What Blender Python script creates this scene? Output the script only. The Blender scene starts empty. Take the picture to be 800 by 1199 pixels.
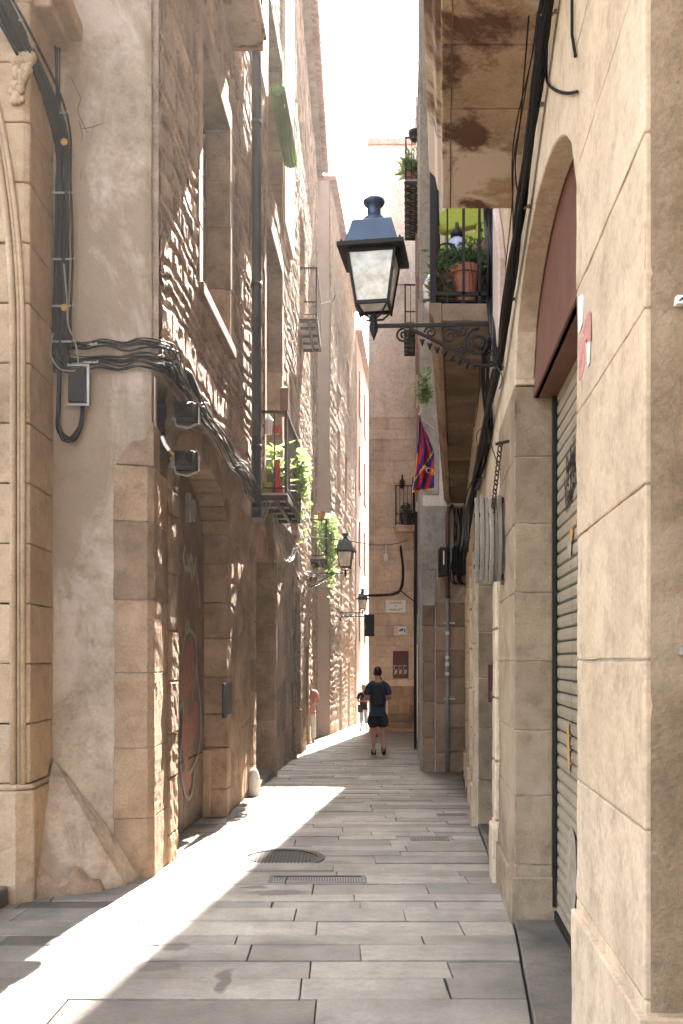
import bpy, bmesh, math, random
import numpy as np
from mathutils import Vector, Matrix
R = math.radians
S = bpy.context.scene
# ------------------------------------------------------------------ camera
F = 1100.0; HY = 773.0; EYE = 1.6          # focal length in pixels of the 800 px wide photo, horizon row, eye height
cd = bpy.data.cameras.new('camera'); cam = bpy.data.objects.new('camera', cd)
S.collection.objects.link(cam); S.camera = cam
cam.location = (0, 0, EYE); cam.rotation_euler = (R(90), 0, 0)
cd.sensor_fit = 'HORIZONTAL'; cd.sensor_width = 36; cd.lens = 36 * F / 800
cd.shift_y = (HY - 599.5) / 800; cd.clip_start = 0.05; cd.clip_end = 2000
# ------------------------------------------------------------------ world, sun, exposure
SX, SE = 0.135, 1.10                        # towards the sun: (SX, 1, SE)
sv = Vector((SX, 1, SE)).normalized()
elev = math.asin(sv.z); az = math.atan2(sv.x, sv.y)
w = bpy.data.worlds.new('World'); S.world = w; w.use_nodes = True
nt = w.node_tree; nt.nodes.clear()
sky = nt.nodes.new('ShaderNodeTexSky'); sky.sky_type = 'NISHITA'; sky.sun_disc = False
sky.sun_elevation = elev; sky.sun_rotation = az; sky.dust_density = 4.0; sky.air_density = 1.0; sky.ozone_density = 0.6
bg = nt.nodes.new('ShaderNodeBackground'); bg.inputs[1].default_value = 0.09
wo = nt.nodes.new('ShaderNodeOutputWorld')
hs = nt.nodes.new('ShaderNodeHueSaturation'); hs.inputs['Saturation'].default_value = .55
nt.links.new(sky.outputs[0], hs.inputs['Color']); nt.links.new(hs.outputs[0], bg.inputs[0]); nt.links.new(bg.outputs[0], wo.inputs[0])
sl = bpy.data.lights.new('sun', 'SUN'); sl.energy = 5.0; sl.angle = R(0.3); sl.color = (1, .92, .81)
so = bpy.data.objects.new('sun', sl); S.collection.objects.link(so)
so.rotation_euler = sv.to_track_quat('Z', 'Y').to_euler(); so.location = (5, 20, 40)
S.view_settings.view_transform = 'Standard'; S.view_settings.look = 'None'
S.view_settings.gamma = 1; S.view_settings.use_curve_mapping = False
S.view_settings.exposure = 4.25
S.render.engine = 'CYCLES'
S.cycles.max_bounces = 8; S.cycles.diffuse_bounces = 5

# ------------------------------------------------------------------ helpers
COL = S.collection
def zg(d):                                   # ground height: the lane falls away from the camera
    return -.025 * (d - 5.73) if d <= 19.25 else -.338 - .0356 * (d - 19.25)
def P(px, py, d): return Vector(((px - 400) / F * d, d, EYE + (HY - py) / F * d))
class Line:                                  # a wall line; pt(t, out, z): t is y for walls along the lane, x for walls across it
    def __init__(s, axis, x0, d0, slope, side=1): s.axis, s.x0, s.d0, s.m, s.side = axis, x0, d0, slope, side
    def x(s, d): return s.x0 + s.m * (d - s.d0)
    def pt(s, t, out, z):
        if s.axis == 'y': return Vector((s.x0 + s.m * (t - s.d0) + s.side * out, t, z))
        return Vector((t, s.d0 + s.m * (t - s.x0) - out, z))
    def on(s, px, py, out=0):                # where the sight line meets this wall
        k = (px - 400) / F; d = (s.x0 - s.m * s.d0 + s.side * out) / (k - s.m)
        return Vector((k * d, d, EYE + (HY - py) / F * d))
LA = Line('y', -1.42, 7.05, .045, 1)
LB = Line('y', -.927, 18.0, .0187, 1)
LC = Line('y', -.36, 28.0, .087, 1)
RA = Line('y', 1.057, 5.73, .0845, -1)
RB = Line('y', 1.41, 9.9, .115, -1)
RC = Line('y', 1.35, 15.6, .0715, -1)
KX = [(-3, .55), (2.0, .60), (3.65, .76), (5.6, 1.03), (12, 1.6), (15.6, 1.98)]

class MB:
    def __init__(s): s.v = []; s.f = []; s.mi = []; s.tone = []; s.m = 0; s.t = .5
    def add(s, vs, fs):
        o = len(s.v); s.v += [tuple(v) for v in vs]
        for f in fs: s.f.append(tuple(o + i for i in f)); s.mi.append(s.m); s.tone.append(s.t)
        return s
    def hexa(s, p):                          # p: bottom 4, top 4, same winding
        return s.add(p, [(3, 2, 1, 0), (4, 5, 6, 7), (0, 1, 5, 4), (1, 2, 6, 5), (2, 3, 7, 6), (3, 0, 4, 7)])
    def box(s, x0, x1, y0, y1, z0, z1):
        return s.hexa([(x0, y0, z0), (x1, y0, z0), (x1, y1, z0), (x0, y1, z0), (x0, y0, z1), (x1, y0, z1), (x1, y1, z1), (x0, y1, z1)])
    def wbox(s, L, t0, t1, o0, o1, z0, z1):
        return s.hexa([L.pt(t0, o0, z0), L.pt(t1, o0, z0), L.pt(t1, o1, z0), L.pt(t0, o1, z0),
                       L.pt(t0, o0, z1), L.pt(t1, o0, z1), L.pt(t1, o1, z1), L.pt(t0, o1, z1)])
    def prism(s, L, poly, o0, o1):           # polygon in (t, z) pushed between two outs
        n = len(poly)
        vs = [L.pt(t, o0, z) for t, z in poly] + [L.pt(t, o1, z) for t, z in poly]
        fs = [tuple(range(n)), tuple(range(2 * n - 1, n - 1, -1))] + [(i, (i + 1) % n, n + (i + 1) % n, n + i) for i in range(n)]
        return s.add(vs, fs)
    def plan(s, pts, z0, z1):
        n = len(pts)
        vs = [(x, y, z0) for x, y in pts] + [(x, y, z1) for x, y in pts]
        fs = [tuple(range(n - 1, -1, -1)), tuple(range(n, 2 * n))] + [(i, (i + 1) % n, n + (i + 1) % n, n + i) for i in range(n)]
        return s.add(vs, fs)
    def tube(s, pts, r, n=8, cap=True):
        pts = [Vector(p) for p in pts]; m = len(pts)
        rr = r if isinstance(r, (list, tuple)) else [r] * m
        vs = []; up = Vector((.13, .31, .94)).normalized()
        pa = None
        for i, p in enumerate(pts):
            t = (pts[min(i + 1, m - 1)] - pts[max(i - 1, 0)])
            t = t.normalized() if t.length > 1e-9 else Vector((0, 0, 1))
            if pa is None:
                a = t.cross(up) if abs(t.dot(up)) < .95 else t.cross(Vector((1, 0, 0)))
            else: a = pa - t * pa.dot(t)
            a.normalize(); pa = a; b = t.cross(a)
            for k in range(n):
                q = 2 * math.pi * k / n; vs.append(p + (a * math.cos(q) + b * math.sin(q)) * rr[i])
        fs = [(i * n + k, i * n + (k + 1) % n, (i + 1) * n + (k + 1) % n, (i + 1) * n + k) for i in range(m - 1) for k in range(n)]
        if cap: fs += [tuple(range(n - 1, -1, -1)), tuple((m - 1) * n + k for k in range(n))]
        return s.add(vs, fs)
    def lathe(s, prof, c=(0, 0, 0), n=16, sq=False, ang=0):   # prof: (r, z) rows
        vs = []; m = len(prof)
        for r, z in prof:
            for k in range(n):
                q = 2 * math.pi * (k + (.5 if sq else 0)) / n + ang
                vs.append((c[0] + r * math.cos(q), c[1] + r * math.sin(q), c[2] + z))
        fs = [(i * n + k, i * n + (k + 1) % n, (i + 1) * n + (k + 1) % n, (i + 1) * n + k) for i in range(m - 1) for k in range(n)]
        fs += [tuple(range(n - 1, -1, -1)), tuple((m - 1) * n + k for k in range(n))]
        return s.add(vs, fs)
    def bar(s, a, b, w, h=None):
        a, b = Vector(a), Vector(b); h = h or w; t = (b - a).normalized()
        u = t.cross(Vector((0, 0, 1))) if abs(t.z) < .95 else Vector((1, 0, 0)); u.normalize(); v = u.cross(t)
        q = [(-w / 2, -h / 2), (w / 2, -h / 2), (w / 2, h / 2), (-w / 2, h / 2)]
        return s.hexa([a + u * x + v * y for x, y in q] + [b + u * x + v * y for x, y in q])

LOC = {}
def wloc(o): return LOC.get(o.name, Vector((0, 0, 0))) if o else Vector((0, 0, 0))
def tag(o, label=None, cat=None, group=None, kind=None):
    if label: o['label'] = label
    if cat: o['category'] = cat
    if group: o['group'] = group
    if kind: o['kind'] = kind
    return o
def thing(name, label, cat, loc=(0, 0, 0), group=None):
    o = bpy.data.objects.new(name, None); COL.objects.link(o); o.location = loc; o.empty_display_size = .1
    LOC[o.name] = Vector(loc); return tag(o, label, cat, group)
def obj(name, mb, mats, parent=None, bevel=0, smooth=False, local=False, segs=1, loc=None):
    if not isinstance(mats, (list, tuple)): mats = [mats]
    off = wloc(parent) if parent else Vector(loc or (0, 0, 0))
    if local: off = Vector((0, 0, 0))
    me = bpy.data.meshes.new(name)
    me.from_pydata([tuple(Vector(v) - off) for v in mb.v], [], mb.f)
    for m in mats: me.materials.append(m)
    me.polygons.foreach_set('material_index', mb.mi)
    at = me.attributes.new('tone', 'FLOAT', 'FACE'); at.data.foreach_set('value', [float(x) for x in mb.tone])
    if smooth: me.polygons.foreach_set('use_smooth', [True] * len(me.polygons))
    bm = bmesh.new(); bm.from_mesh(me); bmesh.ops.recalc_face_normals(bm, faces=bm.faces); bm.to_mesh(me); bm.free()
    me.update()
    o = bpy.data.objects.new(name, me); COL.objects.link(o)
    if parent: o.parent = parent; LOC[o.name] = wloc(parent)
    else: o.location = off; LOC[o.name] = off
    if bevel:
        b = o.modifiers.new('bevel', 'BEVEL'); b.width = bevel; b.segments = segs; b.limit_method = 'ANGLE'; b.angle_limit = R(40)
        b.harden_normals = False
    return o
def copy_tree(o, parent=None):
    c = o.copy(); COL.objects.link(c)
    if parent: c.parent = parent
    for ch in list(o.children): copy_tree(ch, c)
    return c

# ------------------------------------------------------------------ materials
def N(t, typ, **k):
    n = t.nodes.new(typ)
    for a, b in k.items(): setattr(n, a, b)
    return n
MATS = {}
def ramp(t, fac, stops):
    r = N(t, 'ShaderNodeValToRGB'); t.links.new(fac, r.inputs[0]); e = r.color_ramp.elements
    while len(e) < len(stops): e.new(.5)
    for x, (p, c) in zip(e, stops): x.position = p; x.color = (*c, 1) if len(c) == 3 else c
    return r.outputs[0]
def mixc(t, mode, fac, a, b):
    m = N(t, 'ShaderNodeMix', data_type='RGBA', blend_type=mode)
    for i, x in ((0, fac), (6, a), (7, b)):
        if hasattr(x, 'links'): t.links.new(x, m.inputs[i])
        else: m.inputs[i].default_value = x if i == 0 else ((*x, 1) if len(x) == 3 else x)
    return m.outputs[2]
def noise(t, co, scale, detail=5, rough=.55, sx=(1, 1, 1), dist=0):
    mp = N(t, 'ShaderNodeMapping'); mp.inputs['Scale'].default_value = sx; t.links.new(co, mp.inputs[0])
    n = N(t, 'ShaderNodeTexNoise'); n.inputs['Scale'].default_value = scale; n.inputs['Detail'].default_value = detail
    n.inputs['Roughness'].default_value = rough; n.inputs['Distortion'].default_value = dist
    t.links.new(mp.outputs[0], n.inputs[0]); return n.outputs[0]
def mat(name, c1, c2=None, scale=3, rough=.85, bump=.3, fine=60, metal=0, tone=0, pits=0, stain=0, slo=.5, stainc=(.12, .09, .06), c3=None, spec=.3, tr=0, dist=.01, patch=0, patchc=(.5, .42, .33)):
    if name in MATS: return MATS[name]
    m = bpy.data.materials.new(name); m.use_nodes = True; t = m.node_tree; t.nodes.clear()
    out = N(t, 'ShaderNodeOutputMaterial'); b = N(t, 'ShaderNodeBsdfPrincipled'); t.links.new(b.outputs[0], out.inputs[0])
    b.inputs['Roughness'].default_value = rough; b.inputs['Metallic'].default_value = metal
    b.inputs['Specular IOR Level'].default_value = spec
    co = N(t, 'ShaderNodeNewGeometry').outputs['Position'] if False else N(t, 'ShaderNodeTexCoord').outputs['Object']
    c2 = c2 or tuple(x * .8 for x in c1)
    n1 = noise(t, co, scale, 6, .6)
    stops = [(.32, c2), (.68, c1)] if not c3 else [(.3, c2), (.5, c1), (.72, c3)]
    col = ramp(t, n1, stops)
    nf = noise(t, co, fine, 3, .6)
    col = mixc(t, 'MULTIPLY', .55, col, ramp(t, nf, [(.3, (.72, .72, .72)), (.7, (1.12, 1.12, 1.12))]))
    hgt = nf
    if bump >= .25:
        col = mixc(t, 'MULTIPLY', .9, col, ramp(t, noise(t, co, .75, 6, .6, (1, 1, .6), .5), [(.32, (.66, .64, .62)), (.5, (1, .99, .97)), (.66, (1.14, 1.13, 1.1))]))
        col = mixc(t, 'MULTIPLY', .8, col, ramp(t, noise(t, co, 9, 6, .7), [(.34, (.74, .71, .68)), (.5, (1, 1, 1)), (.7, (1.12, 1.11, 1.1))]))
    if tone:
        a = N(t, 'ShaderNodeAttribute', attribute_name='tone')
        lo, hi = 1 - tone, 1 + tone
        col = mixc(t, 'MULTIPLY', 1.0, col, ramp(t, a.outputs['Fac'], [(0, (lo, lo * .97, lo * .93)), (.45, (1, .99, .98)), (1, (hi, hi * .99, hi * .96))]))
    if patch:
        pn = noise(t, co, .9, 5, .62, dist=.4)
        col = mixc(t, 'MIX', ramp(t, pn, [(.53, (0, 0, 0)), (.58, (patch,) * 3)]), col, patchc)
    if stain:
        s1 = noise(t, co, 1.3, 7, .65, (1, 1, .35), .6)
        f = ramp(t, s1, [(slo, (0, 0, 0)), (slo + .22 if slo == .5 else slo + .07, (stain,) * 3)])
        col = mixc(t, 'MIX', f, col, stainc)
    if pits:
        v = N(t, 'ShaderNodeTexVoronoi'); v.inputs['Scale'].default_value = 22; t.links.new(co, v.inputs[0])
        pm = ramp(t, v.outputs['Distance'], [(.03, (1 - pits,) * 3), (.13, (1, 1, 1))])
        gate = ramp(t, noise(t, co, 2.2, 3), [(.5, (0, 0, 0)), (.6, (1, 1, 1))])
        pm = mixc(t, 'MIX', gate, (1, 1, 1), pm)
        col = mixc(t, 'MULTIPLY', 1, col, pm)
        hh = mixc(t, 'MULTIPLY', 1, nf, pm); hgt = hh
    t.links.new(col, b.inputs['Base Color'])
    rr = ramp(t, n1, [(.3, (min(1, rough * 1.08),) * 3), (.7, (rough * .9,) * 3)]); t.links.new(rr, b.inputs['Roughness'])
    if bump:
        big = noise(t, co, fine * .18, 5, .65)
        h = N(t, 'ShaderNodeMath', operation='ADD'); t.links.new(hgt, h.inputs[0]); t.links.new(big, h.inputs[1])
        bp = N(t, 'ShaderNodeBump'); bp.inputs['Strength'].default_value = bump; bp.inputs['Distance'].default_value = dist
        t.links.new(h.outputs[0], bp.inputs['Height']); t.links.new(bp.outputs[0], b.inputs['Normal'])
    if tr: b.inputs['Transmission Weight'].default_value = tr
    MATS[name] = m; return m
def leafmat(name, c1, c2):
    m = mat(name, c1, c2, scale=12, rough=.5, bump=0, fine=30)
    t = m.node_tree; b = [n for n in t.nodes if n.type == 'BSDF_PRINCIPLED'][0]; out = [n for n in t.nodes if n.type == 'OUTPUT_MATERIAL'][0]
    tl = N(t, 'ShaderNodeBsdfTranslucent'); tl.inputs[0].default_value = (*[x * 1.5 for x in c1], 1)
    mx = N(t, 'ShaderNodeMixShader'); mx.inputs[0].default_value = .4
    t.links.new(b.outputs[0], mx.inputs[1]); t.links.new(tl.outputs[0], mx.inputs[2]); t.links.new(mx.outputs[0], out.inputs[0])
    return m
M = {}
M['pillar'] = mat('ochre_sandstone', (.31, .23, .15), (.205, .148, .092), 2.2, .9, .5, 70, tone=.1, pits=.35, stain=.35, stainc=(.27, .19, .12), patch=.4, patchc=(.37, .285, .19), dist=.012)
M['pillar_smooth'] = mat('dressed_sandstone', (.60, .475, .335), (.50, .385, .265), 1.6, .85, .25, 55, tone=.06, stain=.2, stainc=(.4, .27, .17), dist=.006)
M['plaster'] = mat('aged_plaster', (.47, .38, .29), (.36, .28, .205), 1.7, .92, .3, 40, stain=.75, stainc=(.24, .17, .115), patch=.5, patchc=(.5, .40, .34), pits=.3, dist=.014, slo=.47)
M['ashlar'] = mat('brown_ashlar', (.35, .245, .165), (.21, .14, .09), 2.5, .9, .6, 60, tone=.28, pits=.35, stain=.45, stainc=(.17, .12, .08), dist=.012)
M['portal'] = mat('portal_stone', (.42, .305, .2), (.33, .235, .15), 2.0, .88, .35, 60, tone=.07, stain=.4, stainc=(.22, .16, .11), dist=.008)
M['rubble'] = mat('rubble_stone', (.42, .30, .225), (.235, .16, .118), 3.2, .93, .8, 45, tone=.42, pits=.3, stain=.4, stainc=(.16, .12, .09), dist=.02)
M['rubble_far'] = mat('pale_rubble_stone', (.42, .31, .235), (.32, .23, .17), 2.2, .93, .6, 30, tone=.2, stain=.25, stainc=(.24, .18, .13), dist=.02)
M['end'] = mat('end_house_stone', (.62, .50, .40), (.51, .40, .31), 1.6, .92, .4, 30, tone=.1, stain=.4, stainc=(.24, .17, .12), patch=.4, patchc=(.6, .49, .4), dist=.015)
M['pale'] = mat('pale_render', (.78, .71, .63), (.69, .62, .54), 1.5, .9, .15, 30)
M['pinkish'] = mat('pink_render', (.50, .38, .31), (.43, .32, .26), 1.3, .9, .15, 30, stain=.25, stainc=(.33, .24, .19))
M['white_render'] = mat('white_render', (.72, .68, .62), (.6, .56, .5), 1.5, .9, .2, 30, stain=.3, stainc=(.4, .36, .3))
M['grey_render'] = mat('grey_render', (.40, .37, .32), (.3, .275, .24), 1.8, .9, .25, 35, stain=.5, stainc=(.2, .18, .15))
M['mortar'] = mat('lime_mortar', (.42, .35, .27), (.3, .24, .18), 4, .95, .5, 60)
M['slab_under'] = mat('stained_slab_stone', (.47, .34, .23), (.37, .26, .17), 1.8, .9, .4, 60, tone=.1, stain=1.0, stainc=(.11, .055, .032), patch=.9, patchc=(.58, .47, .37), dist=.02, pits=.4, slo=.53)
M['dark_slab'] = mat('sooty_slab_stone', (.22, .155, .105), (.1, .07, .05), 1.8, .9, .5, 45, tone=.2, stain=.6, stainc=(.05, .035, .03), dist=.015)
M['paving'] = mat('worn_paving_stone', (.19, .172, .145), (.11, .10, .083), 2.2, .6, .45, 50, tone=.5, stain=.8, stainc=(.1, .085, .07), pits=.15, spec=.5, dist=.006)
M['joint'] = mat('paving_joint_dirt', (.09, .075, .06), (.05, .043, .035), 5, .95, .5, 60)
M['dirt'] = mat('wet_brown_dirt', (.10, .06, .035), (.045, .03, .02), 9, .35, .7, 60, spec=.6)
M['thresh'] = mat('threshold_stone', (.15, .13, .105), (.095, .082, .066), 2.5, .7, .35, 50, stain=.5, stainc=(.08, .07, .055))
M['iron'] = mat('black_iron', (.010, .009, .009), (.022, .014, .010), 8, .6, .2, 60, spec=.25)
M['rust'] = mat('rusty_iron', (.045, .022, .015), (.022, .014, .011), 8, .7, .3, 60)
M['bluemetal'] = mat('blue_grey_enamel', (.028, .055, .095), (.018, .036, .066), 4, .38, .1, 60, spec=.5)
M['cable'] = mat('black_cable', (.008, .0075, .007), (.014, .012, .011), 10, .65, .1, 60, spec=.2)
M['cablegrey'] = mat('grey_cable', (.3, .28, .25), (.2, .18, .16), 10, .5, .1, 60)
M['pipe'] = mat('slate_grey_pipe', (.028, .032, .038), (.02, .023, .028), 4, .5, .1, 60, spec=.35)
M['galv'] = mat('galvanised_pipe', (.35, .34, .31), (.22, .21, .19), 5, .5, .2, 60, metal=.4)
M['brownpipe'] = mat('brown_pipe', (.16, .075, .045), (.1, .05, .03), 5, .5, .2, 60)
M['wood_dark'] = mat('dark_door_wood', (.21, .12, .078), (.11, .065, .044), 3, .7, .5, 60, stain=.4, stainc=(.15, .11, .08))
M['wood_red'] = mat('red_brown_wood', (.17, .075, .05), (.13, .056, .038), 2, .55, .2, 50)
M['wood_orange'] = mat('orange_brown_shutter', (.42, .19, .1), (.3, .13, .07), 3, .6, .2, 50)
M['shutter'] = mat('painted_steel_shutter', (.35, .285, .195), (.25, .2, .135), 2.2, .5, .15, 60, stain=.5, stainc=(.2, .15, .09), spec=.5)
M['grooves'] = mat('shutter_groove', (.03, .05, .035), (.04, .033, .025), 4, .8, .1, 60)
M['pinkstone'] = mat('pink_sandstone', (.58, .34, .26), (.46, .26, .2), 3, .88, .4, 50, stain=.4, stainc=(.25, .13, .1))
M['terra'] = mat('terracotta', (.42, .16, .09), (.33, .12, .07), 5, .8, .2, 50)
M['roofclay'] = mat('clay_roof_tile', (.42, .25, .2), (.3, .17, .14), 5, .85, .3, 50)
M['green_blind'] = mat('green_slat_blind', (.10, .16, .05), (.075, .12, .04), 4, .6, .15, 40)
M['lime_awning'] = mat('lime_green_canvas', (.36, .38, .05), (.29, .31, .04), 3, .8, .15, 60)
M['glass'] = mat('frosted_lamp_glass', (.86, .84, .78), (.66, .58, .42), 4.5, .22, .3, 9, tr=.25, spec=.5, dist=.02)
M['winglass'] = mat('dark_window_glass', (.03, .034, .038), (.02, .022, .025), 2, .12, 0, 14, spec=.7)
M['white_paint'] = mat('white_enamel', (.78, .77, .74), (.7, .69, .66), 3, .4, 0, 40)
M['black_paint'] = mat('black_paint', (.01, .01, .01), (.016, .016, .016), 3, .5, 0, 40)
M['maroon'] = mat('maroon_board', (.10, .035, .03), (.08, .03, .028), 3, .5, 0, 40)
M['red'] = mat('red_enamel', (.55, .04, .04), (.42, .03, .03), 3, .4, 0, 40)
M['graf_red'] = mat('red_spray_paint', (.30, .085, .065), (.16, .075, .05), 16, .7, .1, 60)
M['graf_blue'] = mat('pale_blue_spray_paint', (.25, .28, .24), (.16, .15, .12), 9, .7, .1, 60)
M['graf_white'] = mat('cream_spray_paint', (.38, .33, .25), (.2, .15, .1), 9, .7, .1, 60)
M['graf_orange'] = mat('orange_spray_paint', (.5, .27, .08), (.4, .2, .06), 9, .7, .1, 60)
M['flag_blue'] = mat('blue_cloth', (.035, .03, .22), (.03, .025, .17), 6, .8, .1, 80)
M['flag_red'] = mat('red_cloth', (.58, .03, .03), (.48, .025, .025), 6, .8, .1, 80)
M['flag_gold'] = mat('gold_cloth', (.75, .42, .08), (.65, .36, .06), 6, .8, .1, 80)
M['skin'] = mat('skin', (.48, .27, .19), (.42, .23, .16), 6, .55, 0, 60)
M['hair'] = mat('dark_hair', (.015, .011, .009), (.025, .018, .014), 20, .5, .4, 60)
M['hair_blonde'] = mat('blonde_hair', (.5, .38, .22), (.4, .3, .16), 20, .5, .4, 60)
M['navy'] = mat('navy_cloth', (.035, .055, .11), (.027, .042, .09), 6, .9, .25, 80)
M['blackcloth'] = mat('black_cloth', (.014, .014, .016), (.02, .02, .022), 6, .9, .25, 80)
M['backpack'] = mat('dark_backpack_fabric', (.014, .018, .03), (.01, .012, .02), 6, .7, .2, 80)
M['denim'] = mat('light_denim', (.33, .42, .52), (.25, .33, .43), 6, .9, .25, 80)
M['pinkcloth'] = mat('pink_cloth', (.6, .27, .25), (.5, .22, .2), 6, .9, .25, 80)
M['whitecloth'] = mat('white_cloth', (.7, .68, .64), (.6, .58, .55), 6, .9, .25, 80)
M['leaf_dark'] = leafmat('dark_leaves', (.05, .11, .025), (.03, .07, .015))
M['leaf_light'] = leafmat('light_leaves', (.13, .18, .06), (.08, .12, .035))
M['leaf_dry'] = leafmat('dry_grass_leaves', (.16, .12, .05), (.1, .08, .03))
M['tile_pale'] = mat('pale_ceiling_tile', (.42, .37, .3), (.33, .28, .22), 5, .8, .2, 50)

rnd = random.Random(7)
rng = np.random.default_rng(11)

# ------------------------------------------------------------------ masonry generators
def vnoise(x, y, seed, f):
    r = np.random.default_rng(seed).random((64, 64))
    u, v = x * f, y * f; i, j = np.floor(u).astype(int), np.floor(v).astype(int); a, b = u - i, v - j
    a = a * a * (3 - 2 * a); b = b * b * (3 - 2 * b)
    g = lambda p, q: r[p % 64, q % 64]
    return (g(i, j) * (1 - a) + g(i + 1, j) * a) * (1 - b) + (g(i, j + 1) * (1 - a) + g(i + 1, j + 1) * a) * b
def rubble(name, L, d0, d1, z0, z1, ds, dz, ch, ln, amp, seed, m, parent, out=0, holes=(), grow=1.0, joint=.012, flat=.0):
    ts = [d0]
    while ts[-1] < d1: ts.append(min(d1, ts[-1] + ds * (1 + grow * (ts[-1] - d0) / max(d0, 1))))
    ts = np.array(ts); zs = np.arange(z0, z1 + dz * .5, dz)
    T, Z = np.meshgrid(ts, zs, indexing='ij')
    Zj = Z + (vnoise(T, Z, seed, 1.6) - .5) * ch * .9 + (vnoise(T, Z, seed + 1, 6) - .5) * .045
    nz = int((z1 - z0) / ch) + 6
    r = np.random.default_rng(seed + 2)
    hs = ch * (.5 + 1.0 * r.random(nz)); edges = z0 - ch + np.concatenate([[0], np.cumsum(hs)])
    row = np.clip(np.searchsorted(edges, Zj) - 1, 0, nz - 1)
    e0 = edges[row]; e1 = edges[row + 1]; dzv = np.minimum(Zj - e0, e1 - Zj)
    H = np.zeros_like(T); TN = np.zeros_like(T)
    Tj = T + (vnoise(T, Z, seed + 5, 5) - .5) * .04
    for k in range(nz):
        msk = row == k
        if not msk.any(): continue
        c = [d0 - ln]
        while c[-1] < d1 + ln: c.append(c[-1] + ln * (.5 + 1.0 * r.random()))
        c = np.array(c); x = Tj[msk]; i = np.clip(np.searchsorted(c, x) - 1, 0, len(c) - 2)
        dd = np.minimum(x - c[i], c[i + 1] - x); e = np.minimum(dd, dzv[msk])
        prot = r.random(len(c)); tl1 = r.random(len(c)) - .5; tl2 = r.random(len(c)) - .5; tn = r.random(len(c))
        prof = np.clip((e - joint * .4) / (joint * 2.5), 0, 1); prof = prof * prof * (3 - 2 * prof)
        u = (x - c[i]) / (c[i + 1] - c[i]) - .5; v = (Zj[msk] - e0[msk]) / hs[k] - .5
        h = amp * (.68 + .42 * prot[i] + (tl1[i] * u * .9 + tl2[i] * v * .5)) * prof
        H[msk] = h; TN[msk] = np.where(prof > .3, tn[i], .62)
    H += (vnoise(T, Z, seed + 7, 9) - .5) * amp * (.42 - flat * .3) + (vnoise(T, Z, seed + 8, 23) - .5) * amp * (.30 - flat * .2)
    H += (vnoise(T, Z, seed + 9, .7) - .5) * amp * 1.2
    X = L.x0 + L.m * (T - L.d0) + L.side * (out + H)
    nt_, nz_ = T.shape
    V = np.stack([X, T, Z], -1).reshape(-1, 3) - np.array(wloc(parent))
    idx = np.arange(nt_ * nz_).reshape(nt_, nz_)
    q = np.stack([idx[:-1, :-1], idx[1:, :-1], idx[1:, 1:], idx[:-1, 1:]], -1).reshape(-1, 4)
    if L.side < 0: q = q[:, ::-1]
    ct = ((T[:-1, :-1] + T[1:, 1:]) / 2).reshape(-1); cz = ((Z[:-1, :-1] + Z[1:, 1:]) / 2).reshape(-1)
    keep = np.ones(len(q), bool)
    for hfn in holes: keep &= ~hfn(ct, cz)
    q = q[keep]
    me = bpy.data.meshes.new(name)
    me.vertices.add(len(V)); me.vertices.foreach_set('co', V.ravel().astype(np.float32))
    me.loops.add(len(q) * 4); me.loops.foreach_set('vertex_index', q.ravel().astype(np.int32))
    me.polygons.add(len(q)); me.polygons.foreach_set('loop_start', np.arange(0, len(q) * 4, 4, dtype=np.int32))
    me.update(calc_edges=True); me.validate()
    me.polygons.foreach_set('use_smooth', [True] * len(me.polygons))
    at = me.attributes.new('tone', 'FLOAT', 'POINT'); at.data.foreach_set('value', TN.reshape(-1).astype(np.float32))
    me.materials.append(m)
    o = bpy.data.objects.new(name, me); COL.objects.link(o)
    if parent: o.parent = parent
    return o
def rect_hole(a, b, z0, z1): return lambda t, z: (t > a) & (t < b) & (z > z0) & (z < z1)
def arch_hole(a, b, zs, cr, pad=0):
    c, h = (a + b) / 2, (b - a) / 2 + pad
    return lambda t, z: (np.abs(t - c) < h) & (z < zs + (cr - zs + pad) * np.sqrt(np.clip(1 - ((t - c) / h) ** 2, 0, 1)))
def ashlar(mb, L, t0, t1, z0, z1, ch, ln, out=0, th=.12, gap=.006, seed=0, jit=.004, holes=()):
    r = random.Random(seed); z = z0; k = 0
    while z < z1 - .01:
        h = min(ch * r.uniform(.88, 1.12), z1 - z)
        if z1 - z - h < ch * .35: h = z1 - z
        t = t0 - (ln * .5 * r.random() if k % 2 else 0)
        while t < t1 - .005:
            l = ln * r.uniform(.7, 1.3); e = min(t1, t + l)
            if t1 - e < ln * .25: e = t1
            a = max(t, t0)
            if not any(e > hl[0] + .01 and a < hl[1] - .01 and z + h > hl[2] + .01 and z < hl[3] - .01 for hl in holes):
                mb.t = r.random(); o = out + r.uniform(-jit, jit)
                mb.wbox(L, a + gap / 2, e - gap / 2, o - th, o, z + gap / 2, z + h - gap / 2)
            t = e
        z += h; k += 1
    return mb
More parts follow.
